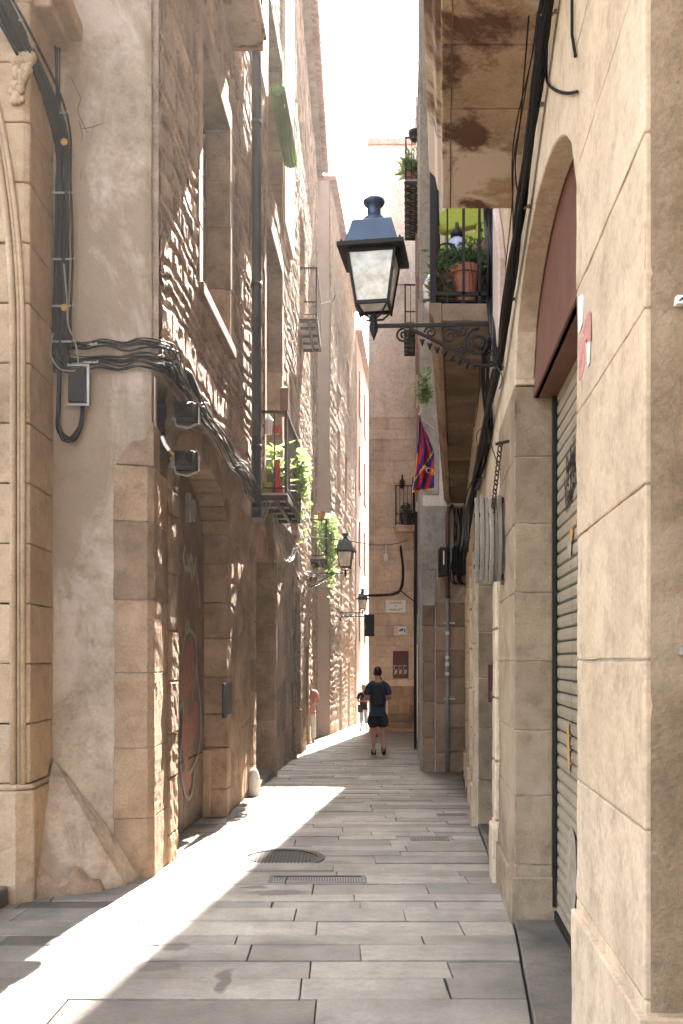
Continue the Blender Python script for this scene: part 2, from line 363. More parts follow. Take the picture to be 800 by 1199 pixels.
def arch_frame(mb, L, a, b, zs, cr, zb, wd, o0, o1, seed, nv=9, ch=.4):
    r = random.Random(seed)
    for s, (x0, x1) in ((0, (a - wd, a)), (1, (b, b + wd))):
        z = zb
        while z < zs - .01:
            h = min(ch * r.uniform(.85, 1.15), zs - z)
            if zs - z - h < .12: h = zs - z
            mb.t = r.random(); e = r.uniform(-.01, .05)
            mb.wbox(L, x0 - (e if s == 0 else -0.0), x1 + (e if s == 1 else 0), o0, o1 + r.uniform(-.006, .006), z + .003, z + h - .003); z += h
    c, h = (a + b) / 2, (b - a) / 2
    for i in range(nv):
        q0, q1 = math.pi * i / nv + .006, math.pi * (i + 1) / nv - .006
        f = lambda q, w_: (c + (h + w_) * math.cos(q), zs + (cr - zs + w_) * math.sin(q))
        pts = []; 
        for q in (q0, (q0 + q1) / 2, q1): pts.append(f(q, 0))
        for q in (q1, (q0 + q1) / 2, q0): pts.append(f(q, wd + (0 if i % 2 else .03)))
        mb.t = r.random(); mb.prism(L, pts, o0, o1 + r.uniform(-.006, .006))
    return mb
def arch_wall(mb, L, a, b, fn, ztop, o0, o1, n=18):
    ts = [a + (b - a) * i / n for i in range(n + 1)]; vs = []
    for t in ts: vs += [L.pt(t, o1, fn(t)), L.pt(t, o1, ztop), L.pt(t, o0, fn(t)), L.pt(t, o0, ztop)]
    fs = []
    for i in range(n):
        k = 4 * i; fs += [(k, k + 4, k + 5, k + 1), (k + 2, k + 3, k + 7, k + 6), (k, k + 2, k + 6, k + 4), (k + 1, k + 5, k + 7, k + 3)]
    fs += [(0, 1, 3, 2), (4 * n, 4 * n + 2, 4 * n + 3, 4 * n + 1)]
    return mb.add(vs, fs)
def stroke(mb, L, pts, width, out):
    pts = [Vector((a, b)) for a, b in pts]; vs = []; n = len(pts)
    for i, p in enumerate(pts):
        t = (pts[min(i + 1, n - 1)] - pts[max(0, i - 1)]).normalized(); nn = Vector((-t.y, t.x)) * width / 2
        for q in (p + nn, p - nn): vs.append(L.pt(q.x, out, q.y))
    return mb.add(vs, [(2 * i, 2 * i + 1, 2 * i + 3, 2 * i + 2) for i in range(n - 1)])
def curve2(pts, n=8):
    out = []; m = len(pts)
    for i in range(m - 1):
        p0, p1, p2, p3 = pts[max(i - 1, 0)], pts[i], pts[i + 1], pts[min(i + 2, m - 1)]
        for k in range(n):
            t = k / n
            out.append(tuple(.5 * (2 * b + (c - a) * t + (2 * a - 5 * b + 4 * c - d) * t * t + (3 * b - a - 3 * c + d) * t ** 3) for a, b, c, d in zip(p0, p1, p2, p3)))
    out.append(tuple(pts[-1])); return out
def foliage(mb, pos, n, size, seed, droop=.3, ln=1.8):
    r = random.Random(seed)
    for _ in range(n):
        p = Vector(pos(r)); a = r.uniform(0, 6.283); el = r.uniform(-droop, 1 - droop) * 1.2
        d = Vector((math.cos(a) * math.cos(el), math.sin(a) * math.cos(el), math.sin(el)))
        s = d.cross(Vector((r.uniform(-1, 1), r.uniform(-1, 1), r.uniform(-.3, 1)))); 
        if s.length < .05: continue
        s.normalize(); l = size * ln * r.uniform(.6, 1.3); w_ = size * .5 * r.uniform(.6, 1.2); nrm = d.cross(s)
        mb.t = r.random()
        mb.add([p, p + d * l * .45 + s * w_ + nrm * w_ * .3, p + d * l, p + d * l * .45 - s * w_ + nrm * w_ * .3, p + d * l * .5], [(0, 1, 4), (1, 2, 4), (2, 3, 4), (3, 0, 4)])
    return mb
def text(body, size, m, parent, mw, name='lettering', ext=.001, align='CENTER'):
    c = bpy.data.curves.new('t', 'FONT'); c.body = body; c.size = size; c.align_x = align; c.align_y = 'CENTER'; c.extrude = ext
    o = bpy.data.objects.new('t', c); me = bpy.data.meshes.new_from_object(o); bpy.data.objects.remove(o)
    me.transform(Matrix.Translation(-wloc(parent)) @ mw); me.materials.append(m); me.name = name
    q = bpy.data.objects.new(name, me); COL.objects.link(q); q.parent = parent; return q

# ================================================================== SETTING: ground and paving
g = MB(); ys = [-40, -10, 0, 5.73, 19.25, 60, 120]
for i in range(len(ys) - 1):
    a, b = ys[i], ys[i + 1]
    za, zb = zg(a) - .06, (zg(b) - .06)
    g.add([(-60, a, za), (60, a, za), (60, b, zb), (-60, b, zb)], [(0, 1, 2, 3)])
tag(obj('ground', g, M['joint']), kind='structure')
def kx(d):
    for (a, x), (b, y) in zip(KX, KX[1:]):
        if d <= b: return x + (y - x) * (d - a) / (b - a)
    return RC.x(d) - .01
pv = MB(); r = random.Random(21); d = -2.0
while d < 60:
    h = r.uniform(.19, .34); h = min(h, 60 - d) if 60 - d > .1 else .4
    mid = d + h / 2
    left = -6.5 if d < 6.95 else (LA.x(mid) - .35 if mid < 18 else (LB.x(mid) - .35 if mid < 28 else LC.x(mid) - .2))
    right = kx(mid) if mid < 15.5 else (RC.x(mid) if mid < 30.8 else 4.2)
    x = left + r.uniform(-.6, 0) if left > -2.5 else left
    light = r.random() < .3
    while x < right - .02:
        l = r.uniform(.45, 1.15) ; e = x + l
        if right - e < .22: e = right
        a = max(x, left)
        if e - a > .02:
            pv.t = min(1, max(0, r.gauss(.72 if (light or (a > -.2 and r.random() < .4)) else .38, .2)))
            dz = r.uniform(-.004, .004); g_ = .0025; tl = r.uniform(-.003, .003)
            z0, z1 = zg(d), zg(d + h); sk = r.uniform(-.006, .006)
            if e >= right and mid < 15.5:
                ra_, rb_ = kx(d), kx(d + h); eb_ = rb_ - e
                pv.hexa([(a + g_, d + g_, z0 - .08), (ra_, d + g_, z0 - .08), (rb_, d + h - g_, z1 - .08), (a + g_ + sk, d + h - g_, z1 - .08),
                     (a + g_, d + g_, z0 + dz), (ra_, d + g_, z0 + dz + tl), (rb_, d + h - g_, z1 + dz + tl), (a + g_ + sk, d + h - g_, z1 + dz)])
                x = e; continue
            pv.hexa([(a + g_, d + g_, z0 - .08), (e - g_, d + g_, z0 - .08), (e - g_ + sk, d + h - g_, z1 - .08), (a + g_ + sk, d + h - g_, z1 - .08),
                     (a + g_, d + g_, z0 + dz), (e - g_, d + g_, z0 + dz + tl), (e - g_ + sk, d + h - g_, z1 + dz + tl), (a + g_ + sk, d + h - g_, z1 + dz)])
        x = e
    d += h
tag(obj('lane_paving', pv, M['paving'], bevel=.004, segs=2), kind='structure')
th = MB()
for a, b in ((-2, 2), (2, 3.65), (3.65, 5.6), (5.6, 8.8), (8.8, 12), (12, 15.55)):
    z = .022
    th.hexa([(kx(a) + .012, a + .004, zg(a) - .1), (kx(a) + 1.2, a + .004, zg(a) - .1), (kx(b) + 1.2, b - .004, zg(b) - .1), (kx(b) + .012, b - .004, zg(b) - .1),
             (kx(a) + .012, a + .004, zg(a) + z), (kx(a) + 1.2, a + .004, zg(a) + z), (kx(b) + 1.2, b - .004, zg(b) + z), (kx(b) + .012, b - .004, zg(b) + z)])
tag(obj('kerb_strip', th, M['thresh'], bevel=.008, segs=2), kind='structure')
# drain covers
mh = thing('manhole_cover', 'round iron manhole cover set in the lane paving beside the sunlit strip', 'manhole cover', (-.5, 7.84, zg(7.84) + .003))
b = MB(); c = mh.location
def disc(mb, cx, cy, z, r0, r1, n=40):
    vs = []
    for k in range(n):
        q = 2 * math.pi * k / n
        for rr, zz in ((r0, z - .03), (r0, z), (r1, z), (r1, z - .03)): vs.append((cx + rr * math.cos(q), cy + rr * math.sin(q), zz))
    mb.add(vs, [(4 * k + j, 4 * ((k + 1) % n) + j, 4 * ((k + 1) % n) + (j + 1) % 4, 4 * k + (j + 1) % 4) for k in range(n) for j in range(4)])
disc(b, c.x, c.y, c.z + .006, .30, .36); obj('rim', b, M['iron'], mh)
b = MB(); b.lathe([(.285, -.03), (.285, .0)], c, 40)
for i in range(-9, 10):
    for j in range(-9, 10):
        x, y = i * .03, j * .03
        if x * x + y * y < .27 ** 2: b.box(c.x + x - .010, c.x + x + .010, c.y + y - .010, c.y + y + .010, c.z, c.z + .006)
obj('cover', b, M['iron'], mh)
gr = thing('drain_grating', 'long narrow metal drain grating across the lane paving', 'drain grating', (-.18, 6.98, zg(6.98) + .003))
b = MB(); x0, x1, y0, y1, z = -.54, .18, 6.86, 7.1, zg(6.98) + .006
for a in ((x0, x1, y0, y0 + .02), (x0, x1, y1 - .02, y1), (x0, x0 + .03, y0, y1), (x1 - .03, x1, y0, y1)): b.box(a[0], a[1], a[2], a[3], z - .04, z)
obj('frame', b, M['pipe'], gr)
b = MB()
for k in range(34): x = x0 + .04 + k * .0195; b.box(x, x + .009, y0 + .02, y1 - .02, z - .03, z - .003)
obj('grate', b, M['iron'], gr)
for nm, px, dd, wx, wy in (('slotted cast iron drain cover nearer of two by the right kerb', 503, 8.82, .36, .2), ('slotted cast iron drain cover farther of two by the right kerb', 530, 10.4, .34, .2)):
    cx = (px - 400) / F * dd; z = zg(dd) + .006
    t = thing('drain_cover', nm, 'drain cover', (cx, dd, z)); b = MB(); b.box(cx - wx / 2, cx + wx / 2, dd - wy / 2, dd + wy / 2, z - .03, z); obj('plate', b, M['thresh'], t)
    b = MB()
    for k in range(9): x = cx - wx / 2 + .03 + k * (wx - .06) / 9; b.box(x, x + .014, dd - wy / 2 + .03, dd + wy / 2 - .03, z + .001, z + .004)
    obj('slots', b, M['black_paint'], t)
# dirt and damp stains worn into the paving, each with its own place and outline
t_ = M['paving'].node_tree; bs_ = [n for n in t_.nodes if n.type == 'BSDF_PRINCIPLED'][0]
co_ = N(t_, 'ShaderNodeTexCoord').outputs['Object']; src = bs_.inputs['Base Color'].links[0].from_socket
nz_ = N(t_, 'ShaderNodeTexNoise'); nz_.inputs['Scale'].default_value = 9; nz_.inputs['Detail'].default_value = 6; t_.links.new(co_, nz_.inputs[0])
off_ = N(t_, 'ShaderNodeVectorMath', operation='SUBTRACT'); t_.links.new(nz_.outputs['Color'], off_.inputs[0]); off_.inputs[1].default_value = (.5, .5, .5)
scl_ = N(t_, 'ShaderNodeVectorMath', operation='SCALE'); scl_.inputs['Scale'].default_value = .15; t_.links.new(off_.outputs[0], scl_.inputs[0])
wp_ = N(t_, 'ShaderNodeVectorMath', operation='ADD'); t_.links.new(co_, wp_.inputs[0]); t_.links.new(scl_.outputs[0], wp_.inputs[1])
acc = None
for px, dd, a, bb, k in ((325, 6.55, .26, .09, 1), (298, 6.72, .12, .06, 1), (206, 5.2, .10, .10, .8), (180, 4.85, .14, .13, .8), (262, 4.6, .05, .22, 1), (345, 5.25, .26, .08, .45), (395, 7.7, .10, .06, .6), (300, 8.2, .5, .12, .4), (170, 4.5, .3, .3, .35), (250, 4.95, .3, .12, .35), (470, 8.0, .5, .2, .3), (560, 5.2, .5, .25, .3), (455, 4.3, .35, .2, .3), (330, 7.3, .4, .12, .35)):
    mp_ = N(t_, 'ShaderNodeMapping'); mp_.vector_type = 'POINT'
    mp_.inputs['Scale'].default_value = (1 / a, 1 / bb, 0); mp_.inputs['Location'].default_value = (-(px - 400) / F * dd / a, -dd / bb, 0)
    t_.links.new(wp_.outputs[0], mp_.inputs[0]); ln_ = N(t_, 'ShaderNodeVectorMath', operation='LENGTH'); t_.links.new(mp_.outputs[0], ln_.inputs[0])
    mr_ = N(t_, 'ShaderNodeMapRange'); mr_.inputs['From Min'].default_value = 1.05; mr_.inputs['From Max'].default_value = .7; mr_.inputs['To Max'].default_value = k * .85
    t_.links.new(ln_.outputs['Value'], mr_.inputs['Value'])
    if acc is None: acc = mr_.outputs[0]
    else:
        mx_ = N(t_, 'ShaderNodeMath', operation='MAXIMUM'); t_.links.new(acc, mx_.inputs[0]); t_.links.new(mr_.outputs[0], mx_.inputs[1]); acc = mx_.outputs[0]
t_.links.new(mixc(t_, 'MIX', acc, src, (.022, .013, .008)), bs_.inputs['Base Color'])

# ================================================================== LEFT: portal building
pb = thing('portal_house', 'sandstone house with a carved arched portal moulding at the left edge', 'building', (-2.4, 6.4, zg(6.4)))
PF = Line('x', -2.07, 6.32, .0, 1)           # camera-facing front
arc_c = (-2.95, 3.55)                        # arch centre x, spring z
b = MB(); ashlar(b, PF, -5.2, -2.34, zg(6.3) + .78, 9.5, .38, 3.2, -.10, .2, .004, 3)
obj('portal_jamb', b, M['portal'], pb, bevel=.004)
b = MB()
zt = zg(6.3) + .78; zz = zt; k = 0
while zz < 7.6:
    h = .405; b.t = rnd.random()
    b.plan([(-2.14, 6.318), (-2.10, 6.335), (-2.108, 6.95), (-2.4, 6.95), (-2.4, 6.318)], zz + .004, zz + h - .004); zz += h
obj('pilaster', b, M['portal'], pb, bevel=.01, segs=2)
b = MB()
def archpath(off, n=26):
    pts = [(-2.20 + off, 6.29, zt), (-2.20 + off, 6.29, 3.2)]; rr = 1.2 + off
    cx = -2.20 - 1.2
    for i in range(n + 1): q = math.pi / 2 * i / n * 1.25; pts.append((cx + rr * math.cos(q), 6.29, 3.7 + (3.2 + off) * math.sin(q)))
    return pts
for off, rr, dy in ((.0, .022, 0), (.035, .012, .01), (.06, .018, .02)):
    b.tube([(x, y + dy, z) for x, y, z in archpath(off)], rr, 10)
obj('portal_moulding', b, M['portal'], pb, smooth=True)
b = MB()                                     # spandrel outside the arch
pth = archpath(.06); out_ = [(x, z) for x, y, z in pth if z > 3.1]
pl = out_ + [(out_[-1][0], 9.5), (-2.135, 9.5), (-2.135, zt)] + [(out_[0][0], zt)]
n = len(pl); b.prism(PF, pl, -.2, -.015)
obj('spandrel', b, M['portal'], pb)
b = MB(); r = random.Random(12)              # carved relief, an irregular bunch of fruit and leaves
for i in range(70):
    t = i / 69; cx = -2.165 + .03 * math.sin(t * 5) + r.uniform(-.06, .06) * (1 - .4 * t) + .02 * t; cz = 5.84 - .50 * t + r.uniform(-.03, .03)
    s = r.uniform(.022, .045) * (1.1 - .35 * t)
    b.lathe([(.001, -s), (s * .7, -s * .7), (s, 0), (s * .7, s * .7), (.001, s)], (cx, 6.30, cz), 8)
obj('carved_relief', b, M['portal'], pb, smooth=True)
b = MB(); b.t = .4
b.plan([(-5.2, 6.22), (-2.16, 6.22), (-2.06, 6.30), (-2.09, 6.95), (-5.2, 6.95)], zg(6.3) - .15, zg(6.3) + .74)
b.plan([(-5.2, 6.26), (-2.17, 6.26), (-2.075, 6.32), (-2.095, 6.95), (-5.2, 6.95)], zg(6.3) + .742, zg(6.3) + .778)
obj('plinth', b, M['portal'], pb, bevel=.015, segs=2)
b = MB(); b.box(-9, -2.42, 6.6, 12, zg(7) - .3, 13); obj('wall', b, M['plaster'], pb)
b = MB(); b.box(-9, -1.90, 6.3, 6.9, 6.14, 6.27); b.box(-9, -1.98, 6.4, 6.9, 6.06, 6.138); obj('string_course', b, M['portal'], pb, bevel=.01)
b = MB(); b.box(-5.2, -2.2, 5.72, 6.21, zg(6) - .1, zg(6) + .12); obj('doorstep', b, M['thresh'], pb, bevel=.02, segs=2)
# triangular guard stone in the corner
gs = thing('guard_stone', 'large triangular leaning guard stone at the foot of the left plaster pier', 'guard stone', (-1.85, 6.6, zg(6.7)))
b = MB(); z0 = zg(6.6) - .1
A = [(-2.15, 6.24, z0), (-1.50, 6.74, z0), (-1.44, 7.06, z0), (-2.1, 7.0, z0)]
top = (-2.085, 6.80, zg(6.7) + .90)
n = 10; vs = []
for i in range(n + 1):
    t = i / n
    for p in A:
        q = Vector(p).lerp(Vector(top), t)
        bul = math.sin(math.pi * t) * .05
        q.y -= bul * (1 if p[1] < 6.9 else 0); q.x += bul * .4; vs.append(q)
b.add(vs, [(4 * i + j, 4 * i + (j + 1) % 4, 4 * i + 4 + (j + 1) % 4, 4 * i + 4 + j) for i in range(n) for j in range(4)] + [(3, 2, 1, 0)])
obj('block', b, M['plaster'], gs, bevel=.035, segs=3)
b = MB(); r = random.Random(3); vs = []
rows = [(0, .0, -.06), (.10, .02, -.075), (.15, .05, -.05), (.17, .10, .0)]
for i in range(15):
    t = i / 14; x = -2.09 + .42 * t; y = 6.40 + .24 * t; hh = .6 + .5 * math.sin(t * 7 + .6) ** 2 if t < .98 else .05
    for hz, iy, oy in rows: vs.append((x, y + oy + r.uniform(-.008, .008), z0 + .1 + hz * hh * (1 - .7 * max(0, t - .75) * 4 * .9) + (-.1 if hz == 0 else 0)))
b.add(vs, [(4 * i + j, 4 * i + 4 + j, 4 * i + 5 + j, 4 * i + 1 + j) for i in range(14) for j in range(3)])
obj('mortar_footing', b, M['ashlar'], gs, smooth=True)

# ================================================================== LEFT: stone house with drainpipe (pier, doors, window, balcony)
la = thing('rubble_stone_house', 'tall rubble stone house on the left with plastered corner pier and arched doors', 'building', (-1.42, 7.05, zg(7.05)))
PI_ = Line('x', -1.42, 7.05, .28, 1)         # pier front, seen from the camera
def DZ(px, py, L, out=0): q = L.on(px, py, out); return q.y, q.z
door1 = (7.86, 10.3, 2.98, 3.48); door2 = (12.6, 14.6, 3.13, 3.72)
b = MB(); b.box(-9, -2.02, 6.98, 18, zg(7) - .4, 16)
b.plan([(-2.05, 7.06), (-1.84, 7.12), (-1.84, 7.8), (-2.05, 7.8)], zg(7) - .4, 16)
b.wbox(LA, 7.3, 18, -.9, -.36, -1, 16); obj('wall', b, M['plaster'], la)
b = MB()                                      # plastered pier: its face bulges a little
nx, nz = 30, 90; vs = []
X0, X1 = -2.14, -1.43
for i in range(nx + 1):
    for j in range(nz + 1):
        X = X0 + (X1 - X0) * i / nx; Z = -.15 + 16 * (j / nz)
        e = .012 * math.sin(X * 9 + Z * 1.7) * math.sin(Z * 2.3 + X * 3) + .006 * math.sin(Z * 11 + X * 17)
        edge = max(0, (i - nx + 2)) * -.012
        vs.append(PI_.pt(X, .0 + e + edge, Z))
b.add(vs, [(i * (nz + 1) + j, (i + 1) * (nz + 1) + j, (i + 1) * (nz + 1) + j + 1, i * (nz + 1) + j + 1) for i in range(nx) for j in range(nz)])
b.wbox(PI_, -2.14, -1.45, -.35, -.02, -.3, 16)
obj('pier_plaster', b, M['plaster'], la, smooth=True)
b = MB(); z = zg(7.05) - .1; r = random.Random(9)
while z < 3.05:                               # corner quoins with the bevelled top stone
    h = min(r.uniform(.5, .62), 3.05 - z) if 3.05 - z > .75 else 3.05 - z
    b.t = r.random(); w_ = r.choice((.262, .268))
    cx = LA.x(7.05)
    b.plan([(cx - w_, 7.05 - .28 * w_ - .02), (cx - .03, 7.035 - .02), (cx + .012, 7.07), (cx + .02, 7.83), (cx - .3, 7.83), (cx - .3, 7.1)], z + .003, z + h - .003)
    z += h
b.t = .6; cx = LA.x(7.05)
b.add([(cx - .255, 6.96, 3.055), (cx + .012, 7.035, 3.055), (cx - .255, 7.3, 3.055), (cx + .012, 7.3, 3.055), (cx - .06, 7.055, 3.38), (cx + .008, 7.07, 3.38), (cx - .06, 7.3, 3.38), (cx + .008, 7.3, 3.38)],
      [(0, 1, 5, 4), (1, 3, 7, 5), (3, 2, 6, 7), (2, 0, 4, 6), (4, 5, 7, 6), (0, 2, 3, 1)])
b.m = 1; cx = LA.x(7.05); b.plan([(cx - .25, 6.972), (cx - .03, 7.027), (cx + .008, 7.078), (cx + .012, 7.82), (cx - .25, 7.82)], -.2, 3.05); b.m = 0
obj('quoins', b, [M['ashlar'], M['mortar']], la, bevel=.005, segs=2)
holes_lo = [arch_hole(*door1[:2], door1[2], door1[3], .12), arch_hole(*door2[:2], door2[2], door2[3], .12)]
rubble('lower_wall', LA, 7.55, 18.02, -.55, 3.92, .022, .022, .34, .55, .014, 31, M['ashlar'], la, -.02, holes_lo, grow=1.0, joint=.010, flat=.6)
win1 = (8.55, 10.1, 5.0, 7.3); win2 = (13.2, 15.3, 3.95, 7.9); win3 = (13.4, 15.2, 8.6, 11.2); win4 = (8.6, 10.1, 8.62, 11.5)
rubble('upper_wall', LA, 7.06, 18.02, 3.86, 16.0, .020, .021, .185, .33, .024, 77, M['rubble'], la, .055,
       [rect_hole(*win1), rect_hole(*win2), rect_hole(*win3), rect_hole(*win4)], grow=1.0)
b = MB(); b.wbox(LA, 7.09, 18, -.36, .02, 3.8, 3.86); obj('ledge', b, M['rubble'], la)
# backing of the upper wall around the openings
b = MB()
cuts = [7.1, win4[0], win4[1], win2[0], win2[1], 18.0]
b.wbox(LA, 7.1, 8.55, -.36, .035, 3.87, 15.9); b.wbox(LA, 10.1, 13.2, -.36, .035, 3.87, 15.9); b.wbox(LA, 15.3, 18, -.36, .035, 3.87, 15.9)
b.wbox(LA, 8.56, 10.09, -.36, .035, 3.87, 4.99); b.wbox(LA, 8.56, 10.09, -.36, .035, 7.31, 8.61); b.wbox(LA, 8.56, 10.09, -.36, .035, 11.51, 15.9)
b.wbox(LA, 13.21, 15.29, -.36, .035, 7.91, 8.59); b.wbox(LA, 13.21, 15.29, -.36, .035, 11.21, 15.9)
obj('wall_core', b, M['rubble'], la)
def window(parent, L, w_, out, deep, frame=M['wood_red'], glass=M['winglass'], surround=M['ashlar'], sill=True, wd=.16, boards=False):
    a, c, z0, z1 = w_; b = MB(); r = random.Random(int(a * 100))
    for x0, x1 in ((a - .012, a + .03), (c - .03, c + .012)):
        z = z0
        while z < z1 - .02:
            h = min(r.uniform(.45, .7), z1 - z); b.t = r.random(); 
            wl = wd * r.uniform(.8, 1.3)
            X0, X1 = (x0 - wl, x1 - .024) if x0 < (a + c) / 2 else (x0 + .024, x1 + wl)
            b.wbox(L, X0, X1, out - deep, out + .02 + r.uniform(-.004, .004), z + .003, z + h - .003); z += h
    b.t = .5; b.wbox(L, a - wd, c + wd, out - deep, out + .022, z1 + .002, z1 + .24)
    if sill: b.wbox(L, a - wd * .9, c + wd * .9, out - deep, out + .06, z0 - .12, z0 - .003)
    s = obj('window_surround', b, surround, parent, bevel=.008)
    b = MB(); o = out - deep + .05
    m_ = (a + c) / 2
    for t0, t1, q0, q1 in ((a, a + .07, z0, z1), (c - .07, c, z0, z1), (m_ - .05, m_ + .05, z0, z1), (a + .07, m_ - .05, z0, z0 + .1), (m_ + .05, c - .07, z0, z0 + .1), (a + .07, m_ - .05, z1 - .08, z1), (m_ + .05, c - .07, z1 - .08, z1),
                           (a + .07, m_ - .05, z0 + (z1 - z0) * .62, z0 + (z1 - z0) * .62 + .05), (m_ + .05, c - .07, z0 + (z1 - z0) * .62, z0 + (z1 - z0) * .62 + .05)):
        b.wbox(L, t0 + .001, t1 - .001, o - .05, o, q0 + .001, q1 - .001)
    f = obj('window', b, frame, parent, bevel=.004)
    b = MB(); b.wbox(L, a, c, o - .035, o - .025, z0, z1); obj('pane', b, frame if boards else glass, f)
window(la, LA, win1, .07, .28); window(la, LA, win2, .07, .28, sill=False); window(la, LA, win3, .07, .28, sill=False); window(la, LA, win4, .07, .28, sill=False)
# door 1 with graffiti
b = MB(); arch_frame(b, LA, door1[0], door1[1], door1[2], door1[3], zg(9) - .15, .26, -.30, .02, 17, 11, .42)
obj('door_surround', b, M['ashlar'], la, bevel=.012, segs=2)
def arch_poly(a, c, zs, cr, zb, n=16):
    m_, h = (a + c) / 2, (c - a) / 2
    return [(a, zb), (c, zb)] + [(m_ + h * math.cos(math.pi * i / n), zs + (cr - zs) * math.sin(math.pi * i / n)) for i in range(n + 1)]
b = MB(); b.prism(LA, arch_poly(door1[0] - .02, door1[1] + .02, door1[2], door1[3] + .02, zg(9) - .1), -.34, -.25)
dr = obj('door', b, M['wood_dark'], la)
b = MB(); nb = 9
for i in range(nb):
    t0 = door1[0] + (door1[1] - door1[0]) * i / nb; t1 = door1[0] + (door1[1] - door1[0]) * (i + 1) / nb
    m_ = (door1[0] + door1[1]) / 2; h = (door1[1] - door1[0]) / 2
    tt = max(abs(t0 - m_), abs(t1 - m_)); zt_ = door1[2] + (door1[3] - door1[2]) * math.sqrt(max(0, 1 - (tt / h) ** 2))
    b.t = rnd.random(); b.wbox(LA, t0 + .004, t1 - .004, -.25, -.232, .62, zt_); b.wbox(LA, t0 + .004, t1 - .004, -.25, -.226, zg(9) + .02, .60)
obj('planks', b, M['wood_dark'], dr, bevel=.003)
b = MB(); b.wbox(LA, 10.2, 10.28, -.24, -.15, zg(10), .62); obj('door_post', b, M['portal'], la, bevel=.008)
DL = lambda px, py: DZ(px, py, LA, -.22)
b = MB()
def blob(mb, L, pts, out):
    pts = curve2(pts + [pts[0]], 5)[:-1]; n = len(pts); mb.add([L.pt(t, out, z) for t, z in pts], [tuple(range(n))])
blob(b, LA, [DL(214, 770), DL(220, 752), DL(226, 760), DL(227, 790), DL(222, 810), DL(217, 815), DL(213, 800)], -.218)
blob(b, LA, [DL(214, 836), DL(218, 828), DL(222, 838), DL(229, 820), DL(232, 840), DL(228, 866), DL(223, 858), DL(221, 886), DL(215, 893), DL(213, 860)], -.2185)
blob(b, LA, [DL(213, 905), DL(219, 900), DL(224, 912), DL(220, 928), DL(215, 925)], -.218)
obj('red_graffiti', b, M['graf_red'], dr)
b = MB()
for pts in ([(212, 770), (216, 745), (222, 738), (229, 752), (230, 790), (233, 812), (235, 850), (231, 885), (222, 905)], [(210, 830), (214, 822), (213, 860), (211, 895), (217, 932), (224, 930), (228, 900)], [(216, 740), (219, 728), (222, 740)]):
    stroke(b, LA, curve2([DL(*p) for p in pts], 6), .045, -.214)
obj('blue_graffiti', b, M['graf_blue'], dr)
b = MB()
for pts in ([(216, 640), (214, 655), (218, 668), (222, 655)], [(219, 648), (221, 668), (223, 650), (226, 672), (229, 652)], [(228, 660), (232, 690), (233, 712)], [(222, 660), (224, 680)]):
    stroke(b, LA, curve2([DL(*p) for p in pts], 6), .06, -.212)
obj('cream_graffiti', b, M['graf_white'], dr)
q = LA.on(222, 592, -.2); b = MB(); b.wbox(LA, q.y - .05, q.y + .05, -.24, -.19, q.z - .16, q.z + .12)
pts = [LA.pt(q.y + .07 * math.cos(t), -.16, q.z - .05 + .1 * math.sin(t)) for t in np.linspace(0, 6.283, 18)]
b.tube(pts, .013, 6); obj('knocker', b, M['galv'], dr)
# door 2: deep reveal, pink tympanum
b = MB(); arch_frame(b, LA, door2[0], door2[1], door2[2], door2[3], zg(13.6) - .15, .22, -.42, .03, 23, 9, .5)
b.wbox(LA, door2[1] + .04, door2[1] + .14, .03, .07, zg(14.6) - .1, door2[2])
obj('door_surround', b, M['ashlar'], la, bevel=.012, segs=2)
b = MB(); b.prism(LA, [p for p in arch_poly(door2[0], door2[1], door2[2], door2[3], door2[2] - .02)], -.3, -.05); obj('tympanum', b, M['pinkstone'], la)
b = MB(); pts = [(13.6 + .6 * math.cos(q), -.04, door2[2] + .1 + .32 * math.sin(q)) for q in np.linspace(0, math.pi, 12)]
b.tube([LA.pt(t, o, z) for t, o, z in pts], .03, 8); obj('tympanum_moulding', b, M['pinkstone'], la, smooth=True)
b = MB()
for i in range(6): b.wbox(LA, door2[0] + .335 * i, door2[0] + .335 * i + .328, -.46, -.40, -.4, door2[2])
obj('door', b, M['wood_dark'], la, bevel=.004)
b = MB(); b.wbox(LA, 12.6, 14.6, -.4, .02, -.4, zg(13.6) + .1); obj('doorstep', b, M['thresh'], la, bevel=.015)
# dark stain on the wall, built as a thin raised sheet
b = MB(); q0, q1 = LA.on(263, 800, .02), LA.on(272, 838, .02)
b.wbox(LA, q0.y, q1.y, -.01, .02, q1.z, q0.z); obj('wall_stain', b, M['iron'], la, bevel=.004)
b = MB(); b.lathe([(.08, -.1), (.08, .1), (.075, .24), (.05, .32), (.015, .36)], (LA.x(12.2) + .05, 12.2, zg(12.2)), 14)
t = obj('guard_stone', b, M['white_render'], None, smooth=True); tag(t, 'small rounded pale guard stone by the pier between the two left doors', 'guard stone')
# plaster panel and high windows
b = MB(); b.wbox(LA, 15.45, 16.9, .0, .125, 8.8, 15.9); b.wbox(LA, 12.2, 13.0, .0, .12, 9.4, 15.9); obj('white_plaster_panel', b, M['white_render'], la, bevel=.01)
# drainpipe
b = MB(); x = LA.x(11.6) + .165; b.tube([(x, 11.6, 15.8), (x, 11.6, 3.42)], .058, 14)
for z in (4.2, 6.2, 8.2, 10.2): b.tube([(x, 11.6, z), (x, 11.6, z + .06)], .068, 14)
b.lathe([(.066, -.0), (.066, .12)], (x, 11.6, 3.36), 14)
obj('drainpipe', b, M['pipe'], la, smooth=True)

